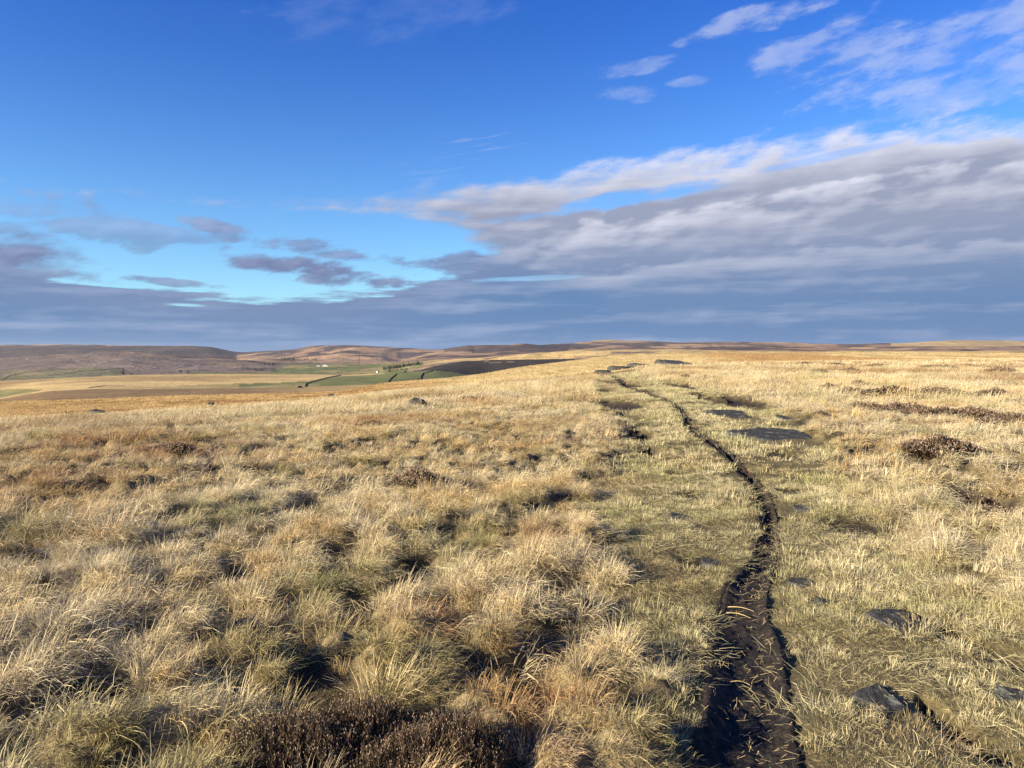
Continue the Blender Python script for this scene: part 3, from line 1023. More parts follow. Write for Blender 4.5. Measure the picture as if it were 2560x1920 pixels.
def blades(rng, n, len0, len1, wid, base_r, spread, wind, droop, segs=4, flat=0.0, seedhead=0.0, jitter=0.25):
    """numpy ribbon blades of one tuft: vertices, triangles and a colour per vertex (tone along the blade)"""
    V, Fc, C = [], [], []
    for b in range(n):
        r = base_r * math.sqrt(rng.random())
        a = rng.random() * 2 * math.pi
        p = np.array([r * math.cos(a), r * math.sin(a), -0.02])
        L = len0 + (len1 - len0) * rng.random() ** 1.2
        a2 = a + rng.normal(0, 0.7)
        hd = np.array([math.cos(a2), math.sin(a2)]) * (0.35 + 0.65 * r / base_r)
        hd = hd * (1 - wind) + np.array([1.0, rng.normal(0, 0.3)]) * wind
        hd = hd / (np.hypot(*hd) + 1e-6)
        th = abs(rng.normal(0, spread)) + 0.12 + flat
        dr = droop * (0.4 + 1.2 * rng.random())
        ax = rng.random() * math.pi
        tone = 0.70 + 0.55 * rng.random()
        if rng.random() < 0.12:
            tone *= 1.3
        gr = rng.random() ** 2
        side0 = np.array([-hd[1], hd[0], 0]) * math.cos(ax) + np.array([hd[0] * 0.6, hd[1] * 0.6, 0.8]) * math.sin(ax)
        side0 /= np.linalg.norm(side0)
        w0 = wid * (0.7 + 0.6 * rng.random())
        base = len(V)
        kink = rng.normal(0, jitter)
        for s in range(segs + 1):
            t = s / segs
            ww = w0 * (1 - t) ** 0.6
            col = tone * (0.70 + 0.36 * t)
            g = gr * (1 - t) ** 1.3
            if s < segs:
                V.append(p - side0 * ww * 0.5)
                V.append(p + side0 * ww * 0.5)
                C += [(col, g, t)] * 2
            else:
                V.append(p.copy())
                C.append((col, g, t))
            ang = th + dr * t ** 1.4 + (kink if t > 0.5 else 0)
            ang = min(ang, 2.2)
            p = p + np.array([hd[0] * math.sin(ang), hd[1] * math.sin(ang), math.cos(ang)]) * (L / segs)
            if p[2] < 0.01 and s > 0:
                p[2] = 0.01 + 0.02 * rng.random()
        for s in range(segs - 1):
            q = base + 2 * s
            Fc += [(q, q + 1, q + 3), (q, q + 3, q + 2)]
        q = base + 2 * (segs - 1)
        Fc.append((q, q + 1, q + 2))
    return np.array(V), np.array(Fc), np.array(C)


def grass_material(name):
    m, t, out = mat_new(name)
    at = t.new('ShaderNodeAttribute', attribute_name='cover')
    sp = t.new('ShaderNodeSeparateXYZ')
    t.l.new(at.outputs['Vector'], sp.inputs[0])
    ti = t.new('ShaderNodeAttribute', attribute_name='tint', attribute_type='INSTANCER')
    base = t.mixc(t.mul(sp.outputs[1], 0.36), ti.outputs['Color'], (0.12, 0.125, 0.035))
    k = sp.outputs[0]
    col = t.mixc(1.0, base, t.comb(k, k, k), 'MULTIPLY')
    d = t.new('ShaderNodeBsdfPrincipled')
    t.put(d.inputs['Base Color'], col)
    d.inputs['Roughness'].default_value = 0.55
    d.inputs['Specular IOR Level'].default_value = 0.25
    tr = t.new('ShaderNodeBsdfTranslucent')
    t.put(tr.inputs['Color'], col)
    mx = t.new('ShaderNodeMixShader')
    mx.inputs[0].default_value = 0.28
    t.l.new(d.outputs[0], mx.inputs[1])
    t.l.new(tr.outputs[0], mx.inputs[2])
    t.l.new(mx.outputs[0], out.inputs['Surface'])
    return m


M_GRASS = grass_material('dry_moor_grass')


def variants(prefix, count, **kw):
    c = bpy.data.collections.new(prefix)
    ms = []
    for i in range(count):
        rng = np.random.default_rng(hash((len(prefix), i, kw['n'])) % 100000)
        kk = dict(kw)
        kk['len1'] = kw['len1'] * (0.8 + 0.4 * rng.random())
        kk['wind'] = min(0.95, kw['wind'] * (0.6 + 0.7 * rng.random()))
        v, f, col = blades(rng, **kk)
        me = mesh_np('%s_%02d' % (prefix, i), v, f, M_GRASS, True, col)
        o = bpy.data.objects.new('%s_%02d' % (prefix, i), me)
        c.objects.link(o)
        ms.append(me)
    return c, ms


def gn_scatter(name, pts, rot, scl, idx, tint, coll, **props):
    """one stuff object: tufts of grass spread over points by geometry nodes"""
    me = bpy.data.meshes.new(name)
    n = len(pts)
    me.vertices.add(n)
    me.vertices.foreach_set('co', np.asarray(pts, np.float32).ravel())
    for nm, ty, data, key in (('rot', 'FLOAT_VECTOR', rot, 'vector'), ('scl', 'FLOAT_VECTOR', scl, 'vector'), ('idx', 'INT', idx, 'value')):
        a = me.attributes.new(nm, ty, 'POINT')
        a.data.foreach_set(key, np.asarray(data, np.int32 if ty == 'INT' else np.float32).ravel())
    a = me.attributes.new('tint', 'FLOAT_COLOR', 'POINT')
    c4 = np.ones((n, 4), np.float32)
    c4[:, :3] = tint
    a.data.foreach_set('color', c4.ravel())
    me.update()
    o = link(name, me, kind='stuff', **props)
    ng = bpy.data.node_groups.new(name, 'GeometryNodeTree')
    ng.interface.new_socket('Geometry', in_out='INPUT', socket_type='NodeSocketGeometry')
    ng.interface.new_socket('Geometry', in_out='OUTPUT', socket_type='NodeSocketGeometry')
    gi, go = ng.nodes.new('NodeGroupInput'), ng.nodes.new('NodeGroupOutput')
    ci = ng.nodes.new('GeometryNodeCollectionInfo')
    ci.inputs['Collection'].default_value = coll
    ci.inputs['Separate Children'].default_value = True
    ci.inputs['Reset Children'].default_value = True
    ip = ng.nodes.new('GeometryNodeInstanceOnPoints')
    ip.inputs['Pick Instance'].default_value = True

    def attr(nm, ty):
        q = ng.nodes.new('GeometryNodeInputNamedAttribute')
        q.data_type = ty
        q.inputs['Name'].default_value = nm
        return q.outputs['Attribute']
    ng.links.new(gi.outputs[0], ip.inputs['Points'])
    ng.links.new(ci.outputs[0], ip.inputs['Instance'])
    ng.links.new(attr('idx', 'INT'), ip.inputs['Instance Index'])
    ng.links.new(attr('rot', 'FLOAT_VECTOR'), ip.inputs['Rotation'])
    ng.links.new(attr('scl', 'FLOAT_VECTOR'), ip.inputs['Scale'])
    ng.links.new(ip.outputs[0], go.inputs[0])
    md = o.modifiers.new('scatter', 'NODES')
    md.node_group = ng
    return o


T_STRAW = np.array([0.68, 0.56, 0.345])
T_GOLD = np.array([0.62, 0.48, 0.255])
T_GREY = np.array([0.60, 0.515, 0.35])
T_OLIVE = np.array([0.26, 0.245, 0.085])
T_RUST = np.array([0.38, 0.175, 0.065])
T_BROWN = np.array([0.28, 0.175, 0.085])
T_GREEN = np.array([0.30, 0.30, 0.105])

RUST_SPOTS = [(60, 1240, 130), (430, 1150, 110), (1350, 1375, 70), (1550, 1215, 60), (1650, 1430, 70), (1310, 1710, 110), (1120, 1590, 70), (1330, 1830, 140), (1180, 1010, 60), (2300, 1830, 60), (960, 1060, 90), (1940, 1170, 50), (300, 1120, 110)]
OLIVE_SPOTS = [(1180, 1380, 110), (1010, 1000, 70), (450, 980, 60), (830, 1500, 90), (1600, 1020, 60), (1760, 1500, 60), (2150, 1860, 200), (2100, 1620, 120), (390, 1023, 60), (1620, 1820, 120), (700, 1680, 90)]


def spots_w(x, y, lst):
    w = np.zeros(len(x))
    for a, b, r in lst:
        gx, gy = on_ground(a, b)
        R = math.hypot(gx, gy)
        rr = r / F * R
        w = np.maximum(w, np.exp(-0.5 * (((x - gx) / rr) ** 2 + ((y - gy) / (rr * 1.6)) ** 2)))
    return w


def tint_of(x, y, turf, rng):
    n = len(x)
    R = np.hypot(x, y)
    a = fbm(x / 1.1, y / 1.6, 3, 401)
    b = fbm(x / 3.7, y / 5.0, 3, 411)
    gold = T_GOLD * np.array([1.0, 0.94, 0.86])
    c = lerp(np.tile(T_STRAW, (n, 1)), np.tile(gold, (n, 1)), sst(-0.1, 0.25, a + 0.12 * rng.standard_normal(n)))
    c = lerp(c, np.tile(T_GREY, (n, 1)), sst(0.0, 0.3, b + 0.15 * rng.standard_normal(n)) * 0.8)
    ol = np.maximum(sst(0.13, 0.24, fbm(x / 1.0, y / 1.2, 3, 421) + 0.06 * rng.standard_normal(n)) * 0.55, spots_w(x, y, OLIVE_SPOTS) * (0.4 + 0.6 * rng.random(n)))
    c = lerp(c, np.tile(T_OLIVE, (n, 1)), ol)
    ru = np.maximum(sst(0.19, 0.28, fbm(x / 1.2, y / 1.3, 3, 431) + 0.06 * rng.standard_normal(n)) * 0.4, spots_w(x, y, RUST_SPOTS) * (0.35 + 0.65 * rng.random(n)))
    c = lerp(c, np.tile(T_RUST, (n, 1)), ru)
    br = (0.6 + 0.4 * sst(2, 8, x)) * sst(0.06 - 0.05 * sst(2, 8, x), 0.18, fbm(x / 4.2, y / 6.5, 4, 441) + 0.05 * rng.standard_normal(n)) * sst(9, 20, R)
    c = lerp(c, np.tile(T_BROWN * 1.15, (n, 1)), np.clip(br * 1.05, 0, 1))
    t = lerp(np.tile(np.array([0.66, 0.56, 0.33]), (n, 1)), np.tile(T_GREEN, (n, 1)), np.clip(0.04 + 0.42 * tussock_field(x, y, 0.27, 950) + 1.5 * fbm(x / 0.8, y / 0.9, 3, 451) + 0.2 * rng.standard_normal(n), 0, 1) * 0.8)
    t = lerp(t, np.tile(T_RUST, (n, 1)), ru * 0.6)
    c = lerp(c, t, turf)
    return np.clip(c * (0.86 + 0.28 * rng.random(n))[:, None], 0.01, 0.8)


HEATHER = [(700, 1930, 400, .85), (905, 1905, 410, .95), (1115, 1920, 360, .9), (800, 1960, 340, .85), (1010, 1965, 340, .85), (1045, 1232, 150, 1), (2400, 1285, 170, 1), (2480, 1310, 150, .9), (2345, 1132, 190, 1), (2240, 1118, 80, .8),
           (2050, 1046, 46, 1), (2165, 1032, 120, 1), (2265, 1042, 140, 1), (2355, 1046, 110, 1), (2440, 1044, 100, 1), (2530, 1062, 130, 1), (2130, 986, 70, 1), (2225, 990, 150, 1), (2330, 990, 140, 1),
           (2490, 1000, 100, 1.2), (2145, 966, 34, 1.3), (1990, 936, 74, 1), (2045, 936, 56, 1.2), (2125, 932, 60, 1), (2015, 914, 46, 1.2), (2085, 915, 74, 1), (2195, 918, 70, 1), (2350, 922, 100, 1),
           (2440, 924, 90, 1), (2505, 934, 60, 1.2), (1712, 950, 44, 1.2), (1757, 950, 28, 1.2), (2070, 974, 60, 1), (425, 1132, 110, .8), (500, 1142, 90, .8), (1167, 1006, 70, 1), (1265, 994, 70, .8), (930, 1075, 60, .9)]  # open slope pair added for dark patches of shadow and brown tussock
HPOS = []
for a, b, w, k in HEATHER:
    x, y, z = spot(a, b)
    HPOS.append((x, y, z, w / F * math.hypot(x, y), k))


def keep_clear(x, y):
    ok = np.ones(len(x), bool)
    for sx, sy, ra, rb in STONE_MASK:
        ok &= ((x - sx) / (ra + 0.02)) ** 2 + ((y - sy) / (rb + 0.02)) ** 2 > 1
    for hx, hy, hz, w, k in HPOS:
        kk = 1.3 if hy < 4 else 1.0
        ok &= ((x - hx) / (w * 0.34 * kk)) ** 2 + ((y - hy) / (w * 0.30 * kk)) ** 2 > 0.4 + 0.9 * vnoise(x * 7, y * 7, 5)
    return ok


def wedge(rng, r0, r1, dens, half=40.0):
    st = 1 / math.sqrt(dens)
    xm = r1 * math.sin(math.radians(half))
    gx, gy = np.meshgrid(np.arange(-xm, xm, st), np.arange(0, r1, st))
    x = gx.ravel() + st * rng.random(gx.size)
    y = gy.ravel() + st * rng.random(gx.size)
    R = np.hypot(x, y)
    k = (R > r0) & (R < r1) & (np.abs(x) < np.tan(math.radians(half)) * y)
    x, y = x[k], y[k]
    px, d = col_px(x, y)
    lim = np.interp(px, KP, L0d)
    ok = d < lim * 1.10
    return x[ok], y[ok]


SEED = [0]


def scatter(name, coll, nvar, r0, r1, dens, kind, smin, smax, sink=0.0, tall_mod=True, yaw_sd=0.6, tint_mul=1.0, margin=0.07):
    SEED[0] += 1
    rng = np.random.default_rng(900 + SEED[0])
    x, y = wedge(rng, r0, r1, dens)
    tf = turf_of(x, y)
    u = rng.random(len(x))
    if kind == 'tall':
        gaps = sst(-0.22, 0.02, fbm(x * 0.9 + y * 0.5, y * 1.5 - x * 0.9, 3, 501))
        tz = tussock_field(x, y) if r1 < 30 else np.zeros(len(x))
        ok = u < (1 - sst(0.4, 0.92, tf)) * (0.68 + 0.32 * gaps) * (1 - 0.97 * sst(0.60, 0.92, tz))
    elif kind == 'turf':
        tz = tussock_field(x, y, 0.27, 950)
        ok = u < sst(0.15, 0.6, tf) * (1 - 0.55 * sst(0.6, 1.1, tz)) * (0.25 + 0.75 * sst(-0.14, 0.04, fbm(x * 1.5, y * 1.5, 4, 541)))
    elif kind == 'fine':
        ok = u < sst(0.1, 0.5, tf) * (0.4 + 0.6 * sst(-0.16, 0.0, fbm(x * 1.5, y * 1.5, 4, 541)))
    else:
        ok = u < 1.0
    br = bare(x, y)[0]
    near = np.hypot(x, y) < 45
    rr = np.full(len(x), 9.0)
    rr[near] = dist_poly(x[near], y[near], RUT) - margin / np.interp(y[near], RUT[:, 1], RUT[:, 2])
    ok &= rng.random(len(x)) > br * (1.2 if kind != 'thatch' else 0.93)
    ok &= (rr > 0.74 + 0.26 * rng.random(len(x)))
    ok &= keep_clear(x, y)
    x, y, tf = x[ok], y[ok], tf[ok]
    z = height(x, y)
    n = len(x)
    s = smin + (smax - smin) * rng.random(n)
    if kind == 'tall' and r1 < 30:
        s = s * (1.08 - 0.35 * np.clip(tussock_field(x, y), 0, 1.1))
    if kind == 'turf':
        s = s * (1.25 - 0.6 * np.clip(tussock_field(x, y, 0.27, 950), 0, 1.1))
    if tall_mod:
        s = s * (1.0 + 1.2 * np.clip(fbm(x * 0.8, y * 0.8, 3, 511), -0.22, 0.4)) * (1 - 0.45 * tf if kind == 'tall' else 1.0)
    yaw = WIND + 0.5 * fbm(x / 2.5, y / 2.5, 2, 521) * 2 + rng.normal(0, yaw_sd, n)
    tip = rng.normal(0, 0.06, n)
    if kind == 'tall' and r1 < 30:
        tz, ox, oy = tussock_field(x, y, full=True)
        yaw = np.arctan2(0.62 * math.sin(WIND) + 0.8 * oy, 0.62 * math.cos(WIND) + 0.8 * ox) + rng.normal(0, yaw_sd, n)
        tip = tip + 0.35 * np.clip(tz, 0, 1)
    rot = np.stack([rng.normal(0, 0.06, n), tip, yaw], 1)
    scl = np.stack([s, s, s * (0.85 + 0.3 * rng.random(n))], 1)
    tint = tint_of(x, y, tf, rng) * tint_mul
    gn_scatter(name, np.stack([x, y, z - sink], 1), rot, scl, rng.integers(0, nvar, n), tint, coll)
    print(name, n)
    return n


C_ARCH, ME_ARCH = variants('arching_tuft', 12, n=150, len0=0.07, len1=0.215, wid=0.0042, base_r=0.09, spread=0.52, wind=0.42, droop=1.7, segs=5, jitter=0.45)
C_DOME, ME_DOME = variants('domed_tuft', 6, n=190, len0=0.09, len1=0.21, wid=0.0040, base_r=0.085, spread=0.55, wind=0.2, droop=0.8, segs=4)
C_TURF, ME_TURF = variants('turf_tuft', 10, n=110, len0=0.03, len1=0.10, wid=0.0034, base_r=0.06, spread=0.85, wind=0.2, droop=0.8, segs=3)
C_THAT, ME_THAT = variants('thatch_tuft', 5, n=70, len0=0.08, len1=0.24, wid=0.0032, base_r=0.16, spread=0.3, wind=0.4, droop=0.5, segs=3, flat=1.05)
C_MID, _ = variants('mid_tuft', 9, n=110, len0=0.08, len1=0.23, wid=0.0066, base_r=0.13, spread=0.5, wind=0.45, droop=1.6, segs=4)
C_MTURF, _ = variants('mid_turf_tuft', 6, n=80, len0=0.035, len1=0.11, wid=0.0065, base_r=0.12, spread=0.85, wind=0.25, droop=0.8, segs=3)
C_FAR, _ = variants('far_tuft', 6, n=80, len0=0.12, len1=0.34, wid=0.014, base_r=0.34, spread=0.5, wind=0.5, droop=1.4, segs=3)
C_VFAR, _ = variants('farther_tuft', 5, n=60, len0=0.15, len1=0.40, wid=0.042, base_r=0.8, spread=0.45, wind=0.5, droop=1.2, segs=2)

C_STALK, _ = variants('stalk_tuft', 6, n=6, len0=0.18, len1=0.42, wid=0.0042, base_r=0.10, spread=0.6, wind=0.45, droop=1.2, segs=5, jitter=0.5)
scatter('moor_grass', C_ARCH, 12, 1.6, 9.0, 90, 'tall', 0.7, 1.2, yaw_sd=0.7)
scatter('dead_stalks', C_STALK, 6, 1.6, 9.0, 12, 'tall', 0.7, 1.2, yaw_sd=1.5, tint_mul=1.1)
scatter('moor_grass', C_DOME, 6, 1.6, 9.0, 14, 'tall', 0.65, 1.15, yaw_sd=2.0)
scatter('thatch', C_THAT, 5, 1.6, 9.0, 34, 'thatch', 0.6, 1.1, yaw_sd=2.0, tall_mod=False, tint_mul=0.9)
scatter('turf', C_TURF, 10, 1.6, 9.5, 95, 'turf', 0.5, 1.3, yaw_sd=2.0, margin=0.03)
C_FINE, _ = variants('fine_turf_tuft', 6, n=90, len0=0.02, len1=0.06, wid=0.0036, base_r=0.11, spread=0.9, wind=0.2, droop=0.6, segs=2)
scatter('turf', C_FINE, 6, 1.6, 9.5, 70, 'fine', 0.6, 1.2, yaw_sd=2.0, margin=0.03)
scatter('moor_grass', C_MID, 9, 9.0, 24.0, 36, 'tall', 0.7, 1.2, yaw_sd=0.8, margin=0.2)
scatter('turf', C_MTURF, 6, 9.5, 30.0, 34, 'turf', 0.6, 1.6, yaw_sd=2.0, margin=0.08)
scatter('turf', C_MTURF, 6, 9.5, 30.0, 26, 'fine', 0.45, 0.8, yaw_sd=2.0, margin=0.10)
scatter('moor_grass', C_FAR, 6, 24.0, 62.0, 7.5, 'tall', 0.7, 1.2, margin=0.3, tint_mul=0.86)
scatter('turf', C_MTURF, 6, 30.0, 60.0, 9, 'turf', 1.2, 2.0, yaw_sd=2.0, margin=0.2)
scatter('moor_grass', C_VFAR, 5, 62.0, 150.0, 1.5, 'tall', 0.7, 1.15, tint_mul=0.82)


def slope_grass():
    """the orange and golden moor behind the brow, too far to tell the tufts apart"""
    rng = np.random.default_rng(77)
    P, S, T = [], [], []
    for lo, hi, dlo, dhi, n, warm in ((-38, 2, 1.25, 1.0, 9000, 1), (-4, 40, 1.2, 1.0, 16000, 0)):
        a = np.radians(lo + (hi - lo) * rng.random(n))
        px = 1280 + F * np.tan(a)
        d0, d1 = np.interp(px, KP, L0d) * dlo, np.interp(px, KP, L1d) * dhi
        d = d0 * (d1 / d0) ** rng.random(n)
        x, y = d * np.tan(a), d
        z = height(x, y)
        m = fbm(x / 9, y / 14, 3, 601)
        right = sst(900, 1250, px)
        c = lerp(np.tile(np.array([0.46, 0.31, 0.135]), (n, 1)), np.tile(np.array([0.63, 0.49, 0.25]), (n, 1)), right)
        c = lerp(c, np.tile(np.array([0.26, 0.14, 0.06]), (n, 1)), sst(0.02, 0.2, m) * (0.75 - 0.55 * right))
        pl = sst(-0.02, 0.1, fbm(x / 70, y / 200, 4, 141)) * sst(1650, 1850, px)
        c = lerp(c, np.tile(np.array([0.42, 0.22, 0.08]), (n, 1)), pl * 0.7)
        P.append(np.stack([x, y, z - 0.05], 1))
        sc = (0.7 + 0.6 * rng.random(n)) * np.clip(d / 110, 0.8, 3.0)
        S.append(np.stack([sc * 1.2, sc * 1.2, np.clip(sc, 0.7, 1.3)], 1))
        T.append(c * (0.75 + 0.5 * rng.random(n))[:, None])
    P, S, T = np.concatenate(P), np.concatenate(S), np.concatenate(T)
    n = len(P)
    gn_scatter('moor_grass', P, np.stack([np.zeros(n), np.zeros(n), WIND + rng.normal(0, 0.8, n)], 1), S, rng.integers(0, 5, n), T, C_VFAR)


slope_grass()

# ------------------------------------------------------------------ heather, tussocks and rushes standing out of the grass
def leaf_mat(name, c0, c1, rough=0.7, trans=0.15):
    m, t, out = mat_new(name)
    d = t.new('ShaderNodeBsdfPrincipled')
    geo = t.new('ShaderNodeNewGeometry')
    f = t.noise(geo.outputs['Position'], 26.0, 3.0, 0.6)
    col = t.mixc(t.sstep(f, 0.35, 0.65), c0, c1)
    t.put(d.inputs['Base Color'], col)
    d.inputs['Roughness'].default_value = rough
    d.inputs['Specular IOR Level'].default_value = 0.15
    tr = t.new('ShaderNodeBsdfTranslucent')
    t.put(tr.inputs['Color'], col)
    mx = t.new('ShaderNodeMixShader')
    mx.inputs[0].default_value = trans
    t.l.new(d.outputs[0], mx.inputs[1])
    t.l.new(tr.outputs[0], mx.inputs[2])
    t.l.new(mx.outputs[0], out.inputs['Surface'])
    return m


M_STEM = leaf_mat('heather_stem', (0.060, 0.036, 0.024), (0.10, 0.060, 0.040))
M_LEAF = leaf_mat('heather_leaf', (0.112, 0.070, 0.045), (0.085, 0.068, 0.034))
M_LEAFG = leaf_mat('bilberry_leaf', (0.050, 0.062, 0.024), (0.085, 0.080, 0.034))
M_FLOWER = leaf_mat('dried_heather_flower', (0.30, 0.20, 0.155), (0.42, 0.31, 0.25))
M_RUSH = leaf_mat('dry_rush', (0.50, 0.34, 0.14), (0.40, 0.27, 0.11))


def heather_meshes(seed, nst, wide):
    rng = np.random.default_rng(seed)
    SV, SF, LV, LF, FV, FF = [], [], [], [], [], []

    def rib(V, Fc, a, b, w):
        d = b - a
        s = np.cross(d, rng.normal(size=3))
        s = s / (np.linalg.norm(s) + 1e-9) * w * 0.5
        k = len(V)
        V += [a - s, a + s, b + s * 0.4, b - s * 0.4]
        Fc.append((k, k + 1, k + 2, k + 3))
    for i in range(nst):
        r = 0.46 * math.sqrt(rng.random())
        a = rng.random() * 6.283
        lump = 0.45 + 1.0 * vnoise(np.array([r * math.cos(a) * 5 + seed]), np.array([r * math.sin(a) * 5]), 3)[0]
        h = 0.21 * (1 - 0.8 * (r / 0.46) ** 2.2) * lump * (0.8 + 0.3 * rng.random()) + 0.05
        p = np.array([r * 0.75 * math.cos(a), r * 0.75 * math.sin(a), -0.03])
        q = np.array([r * 1.08 * math.cos(a) + rng.normal(0, 0.03), r * 1.08 * math.sin(a) + rng.normal(0, 0.03), h])
        rib(SV, SF, p, (p + q) / 2 + rng.normal(0, 0.01, 3), 0.006 * wide)
        rib(SV, SF, (p + q) / 2, q, 0.004 * wide)
        for k in range(16):
            t = 0.35 + 0.65 * rng.random()
            b = p + (q - p) * t
            d = np.array([rng.normal(0, 0.5), rng.normal(0, 0.5), 0.75 + 0.3 * rng.random()])
            d = d / np.linalg.norm(d) * (0.02 + 0.03 * rng.random())
            rib(LV, LF, b, b + d, 0.0055 * wide)
            if t > 0.70 and rng.random() < 0.40:
                c = b + d
                rib(FV, FF, c, c + np.array([rng.normal(0, 0.003), rng.normal(0, 0.003), 0.008]) * wide ** 0.5, 0.006 * wide)
    return [mesh_np(n, np.array(V), np.array(Fc), m, False) for n, V, Fc, m in (('stems', SV, SF, M_STEM), ('leaves', LV, LF, M_LEAF), ('flower_heads', FV, FF, M_FLOWER))]


HNEAR = [heather_meshes(61 + i, 520, 1.0) for i in range(3)]
HFAR = [heather_meshes(81 + i, 420, 2.2) for i in range(3)]
NAMED = {(700, 1930): 'dark heather bush with pale dried flowers beside the spiky pale tussock', (905, 1905): 'tallest dark heather bush with pale dried flower dots, in front of the big domed tussock',
         (1115, 1920): 'dark heather bush growing next to the rusty grass by the muddy track', (800, 1960): 'low heather bush pressed between the spiky tussock bush and the tallest heather bush',
         (1010, 1965): 'low heather bush pressed between the tallest heather bush and the one by the rusty grass', (1045, 1232): 'lone dark heather bush in the tall grass left of the turf',
         (2400, 1285): 'dark brown heather bush in long pale grass on the path side of its twin', (2480, 1310): 'dark brown heather bush in a hollow of long pale grass, beside its twin',
         (2345, 1132): 'broad brown heather bush behind the straight golden rush stems', (2240, 1118): 'small heather bush between the two clumps of golden rush stems', (2050, 1046): 'tiny brown heather tuft at the edge of the turf beyond the large slab',
         (425, 1132): 'brown heather bush added for a dark patch on the open grass slope, next to a slightly smaller one', (500, 1142): 'slightly smaller brown heather bush of a pair added for dark patches on the open grass slope', (1167, 1006): 'brown heather bush in the grass between boulder and path',
         (1265, 994): 'thin brown heather patch beside the upper path', (930, 1075): 'single small heather bush below the squat grey boulder', (1712, 950): 'small heather bush near the outcrop, larger of a close pair', (1757, 950): 'small heather bush near the outcrop, smaller of a close pair'}
for i, ((x, y, z, w, k), src) in enumerate(zip(HPOS, HEATHER)):
    R = math.hypot(x, y)
    ms = (HNEAR if R < 8 else HFAR)[i % 3]
    e = link('heather_bush', None, loc=(x, y, z - 0.01), rot=(0, 0, i * 1.7), scale=(w * (1.2 if R > 8 else 1.0), w * 0.85, min(1.25, max(0.7, w ** 0.4)) * k * (0.85 if R > 8 else 1.0)))
    lb = NAMED.get(src[:2])
    if lb is None:
        lb = 'brown heather bush in the long nearer strip of heather on the moor' if 1020 < src[1] < 1070 else 'brown heather bush in the second strip of heather on the moor' if 960 < src[1] < 1010 else 'distant flat heather clump on the open moor near the skyline'
    e['label'] = lb
    e['category'] = 'heather bush'
    e['kind'] = 'thing'
    e['group'] = 'heather bushes in the moor grass'
    for me in ms:
        link(me.name.split('.')[0], me, e)

TUSS = [(955, 1752, 1.45, 'dome', T_GOLD, 'big domed golden tussock standing just behind the heather bushes'), (572, 1822, 1.15, 'dome', T_STRAW, 'spiky pale tussock with green base beside the heather bushes'),
        (1270, 1690, 1.5, 'arch', T_STRAW, 'tall pale tussock swept over the rusty grass, behind the heather'), (1000, 1560, 1.3, 'arch', T_STRAW, 'pale windswept tussock behind the big domed golden one'),
        (640, 1590, 1.2, 'arch', T_GOLD, 'golden tussock between two dark gaps, behind the spiky pale tussock'), (420, 1790, 1.4, 'arch', T_GREY, None), (180, 1640, 1.4, 'arch', T_STRAW, None), (90, 1830, 1.4, 'arch', T_STRAW, None), (330, 1560, 1.3, 'arch', T_GOLD, None),
        (230, 1440, 1.3, 'dome', T_STRAW, None), (560, 1420, 1.3, 'arch', T_STRAW, None), (830, 1620, 1.2, 'dome', T_GOLD, None), (1130, 1480, 1.2, 'dome', T_STRAW, 'pale domed tussock beside the dark olive patch'), (1440, 1560, 1.0, 'dome', T_STRAW, 'small pale domed tussock at the edge of the turf left of the muddy track'),
        (760, 1400, 1.3, 'arch', T_GREY, None), (400, 1330, 1.3, 'arch', T_STRAW, None), (60, 1500, 1.4, 'arch', T_STRAW, None), (2480, 1420, 1.3, 'arch', T_STRAW, 'tall pale tussock of long grass where the turf ends below the heather twins'),
        (2330, 1330, 1.3, 'arch', T_STRAW, 'pale swept tussock on the path side of the heather twins'), (2200, 1250, 1.2, 'dome', T_STRAW, 'pale domed tussock at the edge of the turf left of the heather twins'), (2520, 1200, 1.3, 'arch', T_GREY, 'greyish tussock of long grass behind the heather twins')]
for i, (a, b, sc, kd, tn, lb) in enumerate(TUSS):
    x, y, z = spot(a, b)
    me = (ME_DOME[i % 6] if kd == 'dome' else ME_ARCH[i % 10])
    o = link('grass_tussock', me, loc=(x, y, z), rot=(0, 0, WIND + 0.4 * math.sin(i * 5.1)), scale=(sc * 1.0, sc * 1.0, sc * 0.95))
    o['tint'] = [float(q) for q in tn * 1.05] + [1.0]
    o['label'] = lb or 'windswept straw coloured tussock of long moor grass'
    o['category'] = 'tussock'
    o['kind'] = 'thing'
    o['group'] = 'tussocks of moor grass'


def rush_clump(px, py, n, h, label):
    rng = np.random.default_rng(px)
    x, y, z = spot(px, py)
    R = math.hypot(x, y)
    V, Fc = [], []
    for i in range(n):
        p = np.array([rng.normal(0, 0.16), rng.normal(0, 0.08), -0.03])
        hh = h * (0.6 + 0.5 * rng.random())
        q = p + np.array([rng.normal(0, 0.07) + 0.03, rng.normal(0, 0.05), hh])
        w = 0.0042 * max(1.0, R / 9)
        k = len(V)
        for c, ww in ((p, w), ((p + q) / 2, w * 0.9), (q, w * 0.3)):
            for s in (0, 2.09, 4.19):
                V.append(c + np.array([math.cos(s), math.sin(s), 0]) * ww)
        for s in range(2):
            for j in range(3):
                Fc.append((k + s * 3 + j, k + s * 3 + (j + 1) % 3, k + s * 3 + 3 + (j + 1) % 3, k + s * 3 + 3 + j))
    link('rush_clump', mesh_np('rush_clump', np.array(V), np.array(Fc), M_RUSH), loc=(x, y, z), label=label, category='rushes')


rush_clump(2195, 1168, 26, 0.42, 'upright golden rush stems beside a dark hollow, left of the broad heather bush')
rush_clump(2300, 1128, 20, 0.36, 'straight golden rush stems standing in front of the broad brown heather bush')
rush_clump(1668, 906, 10, 0.75, 'dry rush stems sticking up beside the upright outcrop block')

# loose straw on the peat
M_STRAW = leaf_mat('loose_straw', (0.52, 0.40, 0.20), (0.34, 0.25, 0.12))


